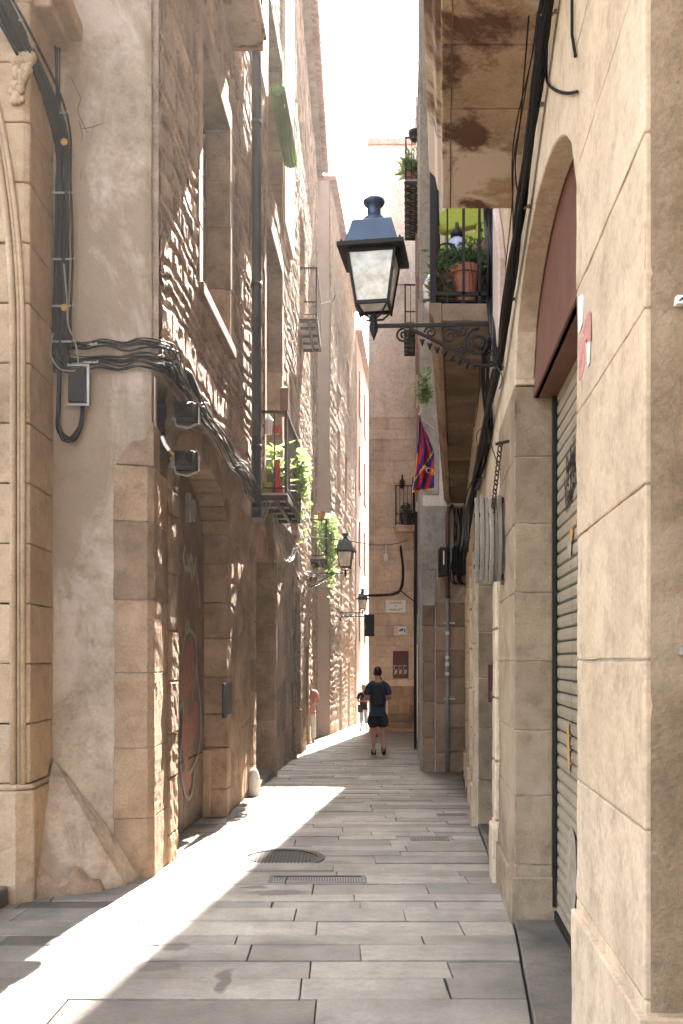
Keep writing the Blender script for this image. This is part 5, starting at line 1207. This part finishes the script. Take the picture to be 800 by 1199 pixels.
# ================================================================== plants and balcony things
def pot(mb, c, r, h): mb.lathe([(r * .72, 0), (r * .97, h * .8), (r * 1.08, h * .8), (r * 1.08, h), (r * .92, h), (r * .88, h * .9)], c, 18)
def plant(name, label, c, r, h, spread, n, size, leaf, seed, potm=None, cat='potted plant', shape=None, droop=.3, ln=1.8, stems=6):
    t = thing(name, label, cat, c)
    if potm: b = MB(); pot(b, c, r, h); obj('pot', b, potm, t, smooth=False)
    b = MB(); rr = random.Random(seed)
    top = Vector(c) + Vector((0, 0, h * .9 if potm else 0))
    shape = shape or (lambda q: top + Vector((q.gauss(0, .45) * spread[0], q.gauss(0, .45) * spread[1], abs(q.gauss(.35, .4)) * spread[2])))
    foliage(b, shape, n, size, seed, droop, ln); obj('leaves', b, leaf, t)
    b = MB()
    for k in range(stems):
        e = Vector(shape(rr)); b.tube([top, top.lerp(e, .5) + Vector((0, 0, .03)), e], [.006, .004, .002], 5)
    obj('stems', b, M['wood_dark'], t); return t
# long balcony
zf = 4.33
plant('potted_plant', 'leafy green plant in a terracotta pot behind the long balcony railing', (.98, 7.50, zf + .10), .115, .30, (.17, .13, .17), 520, .036, M['leaf_dark'], 1, M['terra'])
plant('potted_plant', 'second terracotta pot with leaves tucked against the wall on the long balcony', (.86, 7.62, zf + .08), .09, .28, (.12, .12, .22), 360, .034, M['leaf_dark'], 2, M['terra'])
plant('dry_plant', 'dry brown grassy plant in the balcony corner behind the scroll', (.79, 7.42, zf + .04), .05, .05, (.09, .08, .22), 300, .03, M['leaf_dry'], 3, M['iron'], 'plant', ln=3)
plant('climbing_plant', 'lighter leafy plant climbing at the back of the long balcony', (.98, 8.1, zf + .4), .06, .1, (.16, .15, .35), 300, .04, M['leaf_light'], 4, M['iron'], 'plant')
plant('trailing_plant', 'pale green weed trailing outside the long balcony', (.84, 9.6, zf - .1), .06, .1, (.06, .15, .3), 200, .035, M['leaf_light'], 5, None, 'plant')
plant('potted_plant', 'dark leafy plant beside the cables on the long balcony', (1.12, 7.62, zf + .08), .09, .26, (.10, .10, .26), 330, .035, M['leaf_dark'], 6, M['iron'])
t = thing('round_planter', 'white rounded planter in the corner of the long balcony', 'planter', (.86, 7.85, zf)); b = MB(); b.lathe([(.10, 0), (.17, .12), (.18, .28), (.13, .38), (.11, .38), (.1, .34)], (.86, 7.85, zf + .12), 18); obj('body', b, M['white_render'], t, smooth=True)
t = thing('awning', 'folded lime green awning over the long balcony plants', 'awning', (1.05, 8.3, 5.5)); 
for k, (zz, x0) in enumerate(((5.50, .85), (5.24, .88))):
    b = MB(); Yc = 8.35; n = 12; pr = []
    x1 = 1.36
    for i in range(n + 1): q = math.pi / 2 + math.pi * i / n; pr.append((x0 + .10 + .10 * math.cos(q), .105 * math.sin(q)))
    poly = pr + [(x1, -.105), (x1, .105)]
    vs = [(x, Yc, zz + z + (x - x0) * .22) for x, z in poly] + [(x, Yc + .10, zz + z + (x - x0) * .22) for x, z in poly]; m_ = len(poly)
    b.add(vs, [tuple(range(m_)), tuple(range(2 * m_ - 1, m_ - 1, -1))] + [(i, (i + 1) % m_, m_ + (i + 1) % m_, m_ + i) for i in range(m_)])
    obj('canvas_fold', b, M['lime_awning'], t, bevel=.01)
b = MB(); b.box(1.20, 1.32, 8.36, 8.46, 4.9, 5.6); b.tube([(.92, 8.3, 5.35), (.92, 8.3, 4.8)], .008, 6); b.tube([(.97, 8.3, 5.35), (.97, 8.3, 4.8)], .006, 6); obj('drop', b, M['lime_awning'], t)
t = thing('hanging_pot', 'round red pot hanging under the lime green awning', 'hanging pot', (1.15, 7.9, 5.1)); b = MB(); b.lathe([(.03, -.13), (.09, -.09), (.105, 0), (.09, .09), (.04, .12)], (1.19, 7.95, 5.03), 16); obj('pot', b, M['graf_red'], t, smooth=True)
b = MB(); b.tube([(1.19, 7.95, 5.15), (1.19, 8.05, 5.4)], .004, 5); obj('hook', b, M['iron'], t)
t = thing('white_jug', 'small blue white jug with a dark lid standing among the balcony leaves', 'jug', (.945, 7.7, 4.85)); b = MB(); b.lathe([(.05, 0), (.075, .05), (.07, .12), (.035, .16)], (.935, 7.6, 4.86), 14); obj('body', b, mat('pale_blue_glaze', (.5, .56, .68), (.42, .48, .6), 5, .3, 0, 30), t, smooth=True)
b = MB(); b.lathe([(.05, 0), (.055, .03), (.02, .07), (.012, .12)], (.935, 7.6, 5.02), 12); obj('lid', b, M['black_paint'], t, smooth=True)
# the stand that carries the raised plants
t = thing('plant_rack', 'dark iron rack carrying the pots on the long balcony', 'plant rack', (.95, 7.7, zf)); b = MB()
for x in (.78, 1.2):
    for y in (7.36, 7.9): b.box(x - .01, x + .01, y - .01, y + .01, zf - .02, zf + .1)
b.box(.76, 1.22, 7.34, 7.92, zf + .07, zf + .085); obj('shelf', b, M['iron'], t)
t = thing('window_box', 'lime green plastic tray on the floor edge of the long balcony', 'tray', (.99, 7.3, zf)); b = MB(); b.box(.93, 1.04, 7.28, 7.34, zf + .0, zf + .035); obj('body', b, M['lime_awning'], t, bevel=.006)
# left balcony with red vase
zf = 3.88; y0 = 13.0
t = thing('red_vase', 'tall red glass vase on the near left balcony', 'vase', LA.pt(13.05, .28, zf)); p = LA.pt(13.05, .26, zf); b = MB()
b.lathe([(.06, 0), (.085, .03), (.08, .10), (.042, .22), (.034, .28), (.046, .33), (.038, .39), (.026, .43), (.045, .48), (.04, .5)], p, 16); obj('body', b, M['red'], t, smooth=True)
t = thing('green_pot', 'small lime green pot on the near left balcony', 'pot', LA.pt(13.0, .12, zf)); b = MB(); pot(b, LA.pt(13.0, .12, zf), .075, .17); obj('body', b, M['lime_awning'], t)
t = thing('wall_lantern_box', 'dark red box on the wall above the near left balcony', 'box', LA.pt(14.6, .3, 5.3)); b = MB(); p = LA.pt(13.3, .33, 5.2); b.box(p.x - .06, p.x + .06, 13.25, 13.45, 5.15, 5.45); b.box(p.x - .1, p.x + .05, 13.3, 13.33, 5.05, 5.15); obj('case', b, M['wood_red'], t, bevel=.008)
t = thing('red_cup', 'small red cup hanging on the near left balcony railing', 'cup', LA.pt(12.95, .3, 4.8)); b = MB(); b.lathe([(.04, 0), (.055, .1), (.05, .1), (.04, .02)], LA.pt(12.95, .26, 4.72), 12); obj('body', b, M['red'], t)
t = thing('bird_feeder', 'small pale hanging lantern behind the near left balcony rail', 'hanging lantern', LA.pt(13.1, .15, 4.9)); b = MB(); b.lathe([(.05, 0), (.06, .18), (.075, .19), (.02, .26), (.005, .3)], LA.pt(13.1, .13, 4.75), 8); obj('body', b, M['white_paint'], t)
plant('spiky_plant', 'spiky leaved plant standing on the near left balcony', LA.pt(13.4, .16, zf), .08, .2, (.14, .2, .5), 150, .07, M['leaf_light'], 21, M['terra'], 'potted plant', ln=4)
plant('balcony_plant', 'pale big leaved plant leaning over the near left balcony', LA.pt(14.4, .42, zf + .3), .08, .2, (.13, .35, .45), 320, .075, M['leaf_light'], 22, None, 'plant')
def vine(name, label, L, t0, t1, o0, o1, z0, z1, n, size, seed, m):
    t = thing(name, label, 'climbing plant', L.pt((t0 + t1) / 2, o0, z1)); b = MB()
    def pos(q):
        tt = q.uniform(t0, t1); h = (math.sin(tt * 7) * .25 + math.sin(tt * 17) * .2 + .6)
        z = z1 - (z1 - z0) * min(1, abs(q.gauss(0, .42))) * min(1, h + .35); return L.pt(tt, q.uniform(o0, o1) * (1 if q.random() < .8 else 1.15), z)
    foliage(b, pos, n, size, seed, .9, 2.2); obj('leaves', b, m, t)
    b = MB(); rr = random.Random(seed)
    for k in range(12): a = L.pt(rr.uniform(t0, t1), (o0 + o1) / 2, z1); e = Vector(pos(rr)); b.tube([a, a.lerp(e, .5) + Vector((.02, 0, 0)), e], .005, 5)
    obj('stems', b, M['leaf_dark'], t); return t
vine('trailing_plant', 'bright leafy plant trailing down the far end of the near left balcony', LA, 14.5, 15.3, .30, .50, 3.5, 4.9, 420, .05, 31, M['leaf_light'])
vine('ivy', 'bushy green ivy spilling over the small middle left balcony', LB, 23.9, 25.7, .18, .62, 4.0, 5.35, 1700, .055, 32, M['leaf_light'])
vine('ivy', 'long hanging ivy strand dropping below the small middle left balcony', LB, 25.3, 25.7, .40, .58, 3.2, 4.9, 380, .05, 33, M['leaf_light'])
t = thing('terracotta_pot', 'terracotta pot on the railing of the ivy covered left balcony', 'pot', LB.pt(23.95, .32, 5.2)); b = MB(); pot(b, LB.pt(23.95, .30, 5.18), .1, .2); obj('body', b, M['terra'], t)
# right far balconies
p = RC.pt(21.7, .20, 0); plant('potted_plant', 'spiky plant in a pot on the highest far right balcony', (p.x, 21.7, 12.62), .11, .22, (.13, .2, .35), 140, .07, M['leaf_light'], 41, M['terra'], ln=5)
t = thing('hanging_basket', 'round dark hanging basket over the highest far right balcony', 'hanging basket', (p.x, 21.6, 13.6)); b = MB(); c = P(486, 160, 21.4); b.lathe([(.02, -.14), (.11, -.06), (.15, .06), (.15, .12), (.1, .12)], c, 14); obj('basket', b, M['iron'], t, smooth=True)
b = MB(); b.tube([c + Vector((0, 0, .1)), c + Vector((0, 0, .38)), c + Vector((.1, 0, .5))], .008, 6); obj('hook', b, M['iron'], t)
b = MB(); foliage(b, lambda q: c + Vector((q.gauss(0, .07), q.gauss(0, .07), -.25 + q.gauss(0, .1))), 60, .04, 44); obj('leaves', b, M['leaf_light'], t)
t = thing('terracotta_pots', 'terracotta pot on the lower far right balcony', 'pot', RC.pt(25.5, .2, 10.6)); b = MB(); pot(b, RC.pt(25.5, .2, 10.5), .12, .25); obj('body', b, M['terra'], t)
t = plant('potted_plant', 'green plant in a black box on the balcony of the end wall', (2.12, 30.75, 6.0), .22, .4, (.18, .1, .3), 260, .06, M['leaf_dark'], 45, M['iron'])
t = thing('terrace_lantern', 'small black lantern topping the end wall balcony rail', 'lantern', (1.98, 30.65, 7.3)); b = MB(); b.lathe([(.06, -.12), (.09, 0), (.09, .12), (.03, .2), (.03, .3), (.005, .34)], (1.98, 30.62, 7.32), 8); obj('body', b, M['iron'], t)

# ================================================================== people
def skin(name, vs, es, rad, m, parent, sub=2, root=0):
    me = bpy.data.meshes.new(name); off = wloc(parent)
    me.from_pydata([tuple(Vector(v) - off) for v in vs], es, []); me.materials.append(m)
    o = bpy.data.objects.new(name, me); COL.objects.link(o); o.parent = parent
    md = o.modifiers.new('skin', 'SKIN'); md.use_smooth_shade = True
    if not me.skin_vertices: me.skin_vertices.new() if hasattr(me.skin_vertices, 'new') else None
    for i, r_ in enumerate(rad):
        sv_ = me.skin_vertices[0].data[i]; sv_.radius = r_ if isinstance(r_, tuple) else (r_, r_); sv_.use_root = (i == root)
    s = o.modifiers.new('sub', 'SUBSURF'); s.levels = sub; s.render_levels = sub
    return o
def ensure_skin(me):
    bm = bmesh.new(); bm.from_mesh(me); bm.verts.layers.skin.verify(); bm.to_mesh(me); bm.free()
_old = skin
def skin(name, vs, es, rad, m, parent, sub=2, root=0):
    me = bpy.data.meshes.new(name); off = wloc(parent)
    me.from_pydata([tuple(Vector(v) - off) for v in vs], es, []); me.materials.append(m)
    bm = bmesh.new(); bm.from_mesh(me); ly = bm.verts.layers.skin.verify(); bm.verts.ensure_lookup_table()
    for i, r_ in enumerate(rad):
        bm.verts[i][ly].radius = r_ if isinstance(r_, tuple) else (r_, r_); bm.verts[i][ly].use_root = (i == root)
    bm.to_mesh(me); bm.free()
    o = bpy.data.objects.new(name, me); COL.objects.link(o); o.parent = parent
    md = o.modifiers.new('skin', 'SKIN'); md.use_smooth_shade = True
    s = o.modifiers.new('sub', 'SUBSURF'); s.levels = sub; s.render_levels = sub
    return o
def person(x, y, H, label, face_cam, pose, mats, hair='short'):
    """pose: dict of joint offsets; x right, y away, z up, in units of a 1.75 m body"""
    z0 = zg(y); t = thing('person', label, 'person', (x, y, z0)); k = H / 1.75; f = -1 if face_cam else 1
    def W(p): return (x + p[0] * k * (1), y + p[1] * k * f, z0 + p[2] * k)
    J = dict(pelvis=(0, 0, .93), waist=(0, .0, 1.06), chest=(0, .01, 1.26), neck0=(0, 0, 1.43), neck=(0, .02, 1.50), head0=(0, .045, 1.58), head=(0, .05, 1.67), crown=(0, .045, 1.725),
             shl=(-.17, 0, 1.39), ell=(-.235, .0, 1.12), wrl=(-.15, .2, 1.05), hal=(-.11, .27, 1.07), shr=(.17, 0, 1.39), elr=(.235, .0, 1.12), wrr=(.15, .2, 1.05), har=(.11, .27, 1.07),
             hpl=(-.09, 0, .90), knl=(-.10, .02, .49), anl=(-.10, -.02, .09), hel=(-.10, -.05, .04), tol=(-.11, .14, .03), hpr=(.09, 0, .90), knr=(.10, .02, .49), anr=(.10, -.02, .09), her=(.10, -.05, .04), tor=(.11, .14, .03))
    J.update(pose)
    nm = list(J); ix = {n: i for i, n in enumerate(nm)}
    rad = dict(pelvis=(.14, .10), waist=(.125, .09), chest=(.15, .10), neck0=(.075, .07), neck=.052, head0=(.07, .078), head=(.078, .095), crown=(.05, .06), shl=.062, ell=.042, wrl=.028, hal=.03, shr=.062, elr=.042, wrr=.028, har=.03,
               hpl=.088, knl=.056, anl=.036, hel=.035, tol=.03, hpr=.088, knr=.056, anr=.036, her=.035, tor=.03)
    E = [('pelvis', 'waist'), ('waist', 'chest'), ('chest', 'neck0'), ('neck0', 'neck'), ('neck', 'head0'), ('head0', 'head'), ('head', 'crown'), ('neck0', 'shl'), ('shl', 'ell'), ('ell', 'wrl'), ('wrl', 'hal'), ('neck0', 'shr'), ('shr', 'elr'), ('elr', 'wrr'), ('wrr', 'har'),
         ('pelvis', 'hpl'), ('hpl', 'knl'), ('knl', 'anl'), ('anl', 'tol'), ('anl', 'hel'), ('pelvis', 'hpr'), ('hpr', 'knr'), ('knr', 'anr'), ('anr', 'tor'), ('anr', 'her')]
    def sc(r_, g_=1, a=0): return tuple((q * g_ + a) * k for q in (r_ if isinstance(r_, tuple) else (r_, r_)))
    # calf fullness vertices
    for s in 'lr':
        kn, an = Vector(J['kn' + s]), Vector(J['an' + s]); J['ca' + s] = tuple(kn.lerp(an, .35) + Vector((0, -.015, 0))); rad['ca' + s] = .054
        E.remove(('kn' + s, 'an' + s)); E += [('kn' + s, 'ca' + s), ('ca' + s, 'an' + s)]
    nm = list(J); ix = {n: i for i, n in enumerate(nm)}
    fing_v, fing_e, fing_r = [], [], []
    vs = [W(J[n]) for n in nm]; es = [(ix[a], ix[b_]) for a, b_ in E]; rr = [sc(rad[n]) for n in nm]
    for s, sg in (('l', 1), ('r', -1)):
        hd = Vector(J['ha' + s]); wr = Vector(J['wr' + s]); d_ = (hd - wr).normalized(); sd_ = d_.cross(Vector((0, 0, 1)))
        if sd_.length < .1: sd_ = Vector((1, 0, 0))
        sd_.normalize()
        for q, ln_ in ((-.027, .06), (-.009, .07), (.009, .066), (.027, .052), (.045 * sg, .04)):
            a = hd + sd_ * q * .8; c1 = a + d_ * ln_ * .5 + Vector((0, 0, -.005)); c2 = a + d_ * ln_ * .9 + Vector((0, 0, -.02))
            i0 = len(vs); vs += [W(a + d_ * .01), W(c1), W(c2)]; rr += [sc(.0095), sc(.0085), sc(.007)]; es += [(ix['ha' + s], i0), (i0, i0 + 1), (i0 + 1, i0 + 2)]
    body = skin('body', vs, es, rr, mats['skin'], t, 2)
    g_ = lambda names, es_, grow, add, m, nme, extra={}: skin(nme, [W(extra.get(n, J[n])) for n in names], [(names.index(a), names.index(b_)) for a, b_ in es_], [sc(rad.get(n, .06), grow, add) for n in names], m, t, 2)
    if mats.get('top'):
        ls = {'ell': tuple(Vector(J['shl']).lerp(Vector(J['ell']), .78)), 'elr': tuple(Vector(J['shr']).lerp(Vector(J['elr']), .78))}
        o = skin('shirt', [W(p) for p in (J['pelvis'], J['waist'], J['chest'], J['neck0'], J['shl'], ls['ell'], J['shr'], ls['elr'], (0, 0, .87))], [(0, 1), (1, 2), (2, 3), (3, 4), (4, 5), (3, 6), (6, 7), (0, 8)],
                 [sc(q) for q in ((.165, .125), (.16, .12), (.175, .125), (.09, .085), (.082, .085), (.072, .075), (.082, .085), (.072, .075), (.165, .125))], mats['top'], t, 2)
    if mats.get('bottom'):
        low = mats.get('hem', .45)
        def at(s, z): 
            hp, kn, an = Vector(J['hp' + s]), Vector(J['kn' + s]), Vector(J['an' + s])
            return hp.lerp(kn, (hp.z - z) / (hp.z - kn.z)) if z > kn.z else kn.lerp(an, (kn.z - z) / (kn.z - an.z))
        w_ = mats.get('legw', .1)
        pv_ = [(0, 0, .98), (0, 0, .93)]; e_ = [(0, 1)]; r_ = [sc((.16, .115)), sc((.165, .125))]
        for s in 'lr':
            i = len(pv_); pv_ += [tuple(at(s, .84)), tuple(at(s, (.84 + low) / 2)), tuple(at(s, low))]; e_ += [(1, i), (i, i + 1), (i + 1, i + 2)]; r_ += [sc(.105), sc(w_), sc(w_ * 1.0)]
        skin('shorts' if low > .3 else 'trousers', [W(p) for p in pv_], e_, r_, mats['bottom'], t, 2)
    hx, hy, hz = J['head']
    b = MB()
    if hair:
        c = Vector((hx, hy, hz)); n1, n2 = 12, 16; vs = []
        for i in range(n1 + 1):
            th_ = math.pi * i / n1
            for j in range(n2):
                ph = 2 * math.pi * j / n2; dx, dy, dz = math.sin(th_) * math.cos(ph), math.sin(th_) * math.sin(ph), math.cos(th_)
                s = 1.0
                if dy > .15 and dz < .35: s = .84     # leave the face free
                if dz < -.6: s = .84 if hair == 'short' else s
                nz_ = 1 + .05 * math.sin(9 * ph + 5 * th_)
                vs.append(W(c + Vector((dx * .083 * s * nz_, dy * .103 * s * nz_ - .008, dz * .118 * s + (.012 if dz > 0 else 0) - (0.05 if hair == 'long' and dz < 0 and dy < .1 else 0)))))
        b.add(vs, [(i * n2 + j, i * n2 + (j + 1) % n2, (i + 1) * n2 + (j + 1) % n2, (i + 1) * n2 + j) for i in range(n1) for j in range(n2)])
        obj('hair', b, mats['hair'], t, smooth=True)
    b = MB(); fy = hy + .088
    for s in (-1, 1): b.lathe([(.001, -.008), (.009, 0), (.001, .008)], W((hx + s * .03, fy - .004, hz - .01)), 8)
    obj('eyes', b, M['black_paint'], t)
    b = MB(); a = [W((hx - .012, fy - .003, hz - .035)), W((hx + .012, fy - .003, hz - .035)), W((hx, fy - .0, hz)), W((hx, fy + .022, hz - .032))]; b.add(a, [(0, 1, 3), (1, 2, 3), (2, 0, 3), (0, 2, 1)]); obj('nose', b, mats['skin'], t, smooth=True)
    b = MB(); b.tube([W((hx - .022, fy - .006, hz - .06)), W((hx, fy + .002, hz - .058)), W((hx + .022, fy - .006, hz - .06))], .005 * k, 6); obj('mouth', b, M['graf_red'], t)
    b = MB()
    for s in (-1, 1): b.lathe([(.004, -.03), (.014, -.01), (.016, .01), (.005, .03)], W((hx + s * .08, hy + .0, hz - .012)), 8)
    obj('ears', b, mats['skin'], t, smooth=True)
    for s in 'lr':                            # shoes
        an, to, he = J['an' + s], J['to' + s], J['he' + s]
        skin('shoe', [W(he), W(tuple(Vector(he).lerp(Vector(to), .5))), W(to), W(tuple(Vector(an) * 1.0))], [(0, 1), (1, 2), (0, 3)], [sc(.05), sc((.05, .045)), sc((.045, .036)), sc(.046)], mats['shoes'], t, 2)
    return t, W
mn = dict(skin=M['skin'], top=M['navy'], bottom=M['blackcloth'], hem=.53, legw=.135, shoes=M['blackcloth'], hair=M['hair'])
t, W = person(.745, 19.25, 1.78, 'man in navy shirt and black shorts walking away with a dark backpack', False,
    dict(head0=(0, .06, 1.575), head=(.0, .085, 1.655), crown=(.0, .09, 1.71), knl=(-.095, .06, .49), anl=(-.085, .02, .10), hel=(-.085, -.03, .045), tol=(-.09, .16, .03),
         knr=(.10, -.02, .49), anr=(.105, -.26, .14), her=(.10, -.30, .12), tor=(.115, -.13, .03), wrl=(-.09, .22, 1.12), hal=(-.06, .28, 1.16), wrr=(.12, .22, 1.12), har=(.08, .28, 1.16), elr=(.25, .03, 1.13), ell=(-.25, .03, 1.13)), mn)
b = MB(); n = 14; vs = []
for i in range(n + 1):
    v = i / n; z = .98 + .46 * v; hw = .145 * (1 - .28 * v ** 3) * (1 - .1 * (1 - v) ** 4); dep = .15 * math.sin(math.pi * min(.97, .12 + v * .8)) ** .6
    for x_, y_ in ((-hw, -.11), (-hw * .95, -.11 - dep * .7), (-hw * .55, -.115 - dep), (hw * .55, -.115 - dep), (hw * .95, -.11 - dep * .7), (hw, -.11)): vs.append(W((x_, y_, z)))
b.add(vs, [(6 * i + j, 6 * i + (j + 1) % 6, 6 * i + 6 + (j + 1) % 6, 6 * i + 6 + j) for i in range(n) for j in range(6)] + [(5, 4, 3, 2, 1, 0), tuple(6 * n + j for j in range(6))])
bp = thing('backpack', 'dark backpack worn on the back of the man in black shorts', 'backpack', W((0, -.15, 1.2))); obj('bag', b, M['backpack'], bp, smooth=True)
b = MB(); b.box(*[W((-.1, 0, 0))[0], W((.1, 0, 0))[0]], W((0, -.292, 0))[1], W((0, -.24, 0))[1], W((0, 0, 1.02))[2], W((0, 0, 1.2))[2]); obj('front_pocket', b, M['backpack'], bp, bevel=.015)
b = MB()
for s in (-1, 1): b.tube(curve2([W((s * .10, -.13, 1.40)), W((s * .11, -.06, 1.475)), W((s * .12, .06, 1.46)), W((s * .13, .135, 1.33)), W((s * .15, .10, 1.12)), W((s * .13, -.10, 1.04))], 5), .02, 8)
obj('straps', b, M['backpack'], bp, smooth=True)
ph = thing('phone', 'dark phone held in both hands by the walking man', 'phone', W((0, .33, 1.18))); b = MB(); b.box(W((-.05, 0, 0))[0], W((.06, 0, 0))[0], W((0, .31, 0))[1], W((0, .33, 0))[1], W((0, 0, 1.14))[2], W((0, 0, 1.24))[2]); obj('body', b, M['black_paint'], ph, bevel=.004)
wm = dict(skin=M['skin'], top=M['blackcloth'], bottom=M['denim'], hem=.22, legw=.075, shoes=M['whitecloth'], hair=M['hair_blonde'])
t, W = person(.77, 32.6, 1.56, 'woman in black top and light jeans standing in the sun facing the camera', True, dict(wrl=(-.06, .16, 1.12), hal=(-.02, .2, 1.14), wrr=(.06, .17, 1.1), har=(.03, .21, 1.12), knl=(-.08, .03, .49), knr=(.08, -.01, .49)), wm, 'long')
hb = thing('handbag', 'black handbag hanging at the side of the woman in jeans', 'handbag', W((-.16, .14, .85))); b = MB(); a, c = W((-.24, .10, .68)), W((-.04, .18, .98)); b.box(a[0], c[0], min(a[1], c[1]), max(a[1], c[1]), a[2], c[2]); obj('bag', b, M['blackcloth'], hb, bevel=.02, segs=2)
b = MB(); b.tube([W((-.22, .14, .97)), W((-.2, .12, 1.2)), W((-.14, .06, 1.44))], .01, 6); b.tube([W((-.06, .14, .97)), W((-.08, .12, 1.2)), W((-.12, .06, 1.44))], .01, 6); obj('straps', b, M['blackcloth'], hb)
bm_ = dict(skin=M['skin'], top=M['pinkcloth'], bottom=M['whitecloth'], hem=.55, legw=.1, shoes=M['blackcloth'], hair=M['hair'])
t, W = person(1.09, 27.2, 1.72, 'person in pink top mostly hidden behind the walking man', True, {}, bm_)
pm = dict(skin=M['skin'], top=M['pinkcloth'], bottom=M['whitecloth'], hem=.12, legw=.085, shoes=M['whitecloth'], hair=M['hair'])
t, W = person(LB.x(24.2) - .0, 24.0, 1.6, 'person in pink top and white trousers close against the left wall', True, {}, pm)

# ================================================================== wear: dressed stones get uneven faces and edges
ct = bpy.data.textures.new('wear', 'CLOUDS'); ct.noise_scale = .07; ct.noise_depth = 3
ct2 = bpy.data.textures.new('wear_big', 'CLOUDS'); ct2.noise_scale = .35; ct2.noise_depth = 2
def wear(nm, lv, st, big=.0):
    for o in list(COL.objects):
        if o.type == 'MESH' and o.name.split('.')[0] == nm and o.parent:
            sb = o.modifiers.new('sub', 'SUBSURF'); sb.subdivision_type = 'SIMPLE'; sb.levels = lv; sb.render_levels = lv
            for tx, q in ((ct, st), (ct2, big)):
                if q: d_ = o.modifiers.new('wear', 'DISPLACE'); d_.texture = tx; d_.texture_coords = 'GLOBAL'; d_.strength = q; d_.mid_level = .5
wear('near_pillar', 4, .007, .010); wear('far_pillar', 4, .012, .018); wear('quoins', 4, .012, .014); wear('door_surround', 3, .016, .02)
wear('block', 4, .02, .03); wear('jamb', 3, .01); wear('pilaster', 3, .010, .012); wear('plinth', 5, .012, .02); wear('arch', 3, .004)
# ================================================================== haze
hz = MB(); hz.box(-61, 61, -41, 121, zg(120) - 1.1, 39)
hm = bpy.data.materials.new('haze'); hm.use_nodes = True; t_ = hm.node_tree; t_.nodes.clear()
o_ = N(t_, 'ShaderNodeOutputMaterial'); v_ = N(t_, 'ShaderNodeVolumePrincipled'); v_.inputs['Color'].default_value = (1, .98, .95, 1); v_.inputs['Density'].default_value = .0007; v_.inputs['Anisotropy'].default_value = .4
t_.links.new(v_.outputs[0], o_.inputs['Volume'])
tag(obj('haze', hz, hm), kind='stuff')
S.cycles.volume_bounces = 0
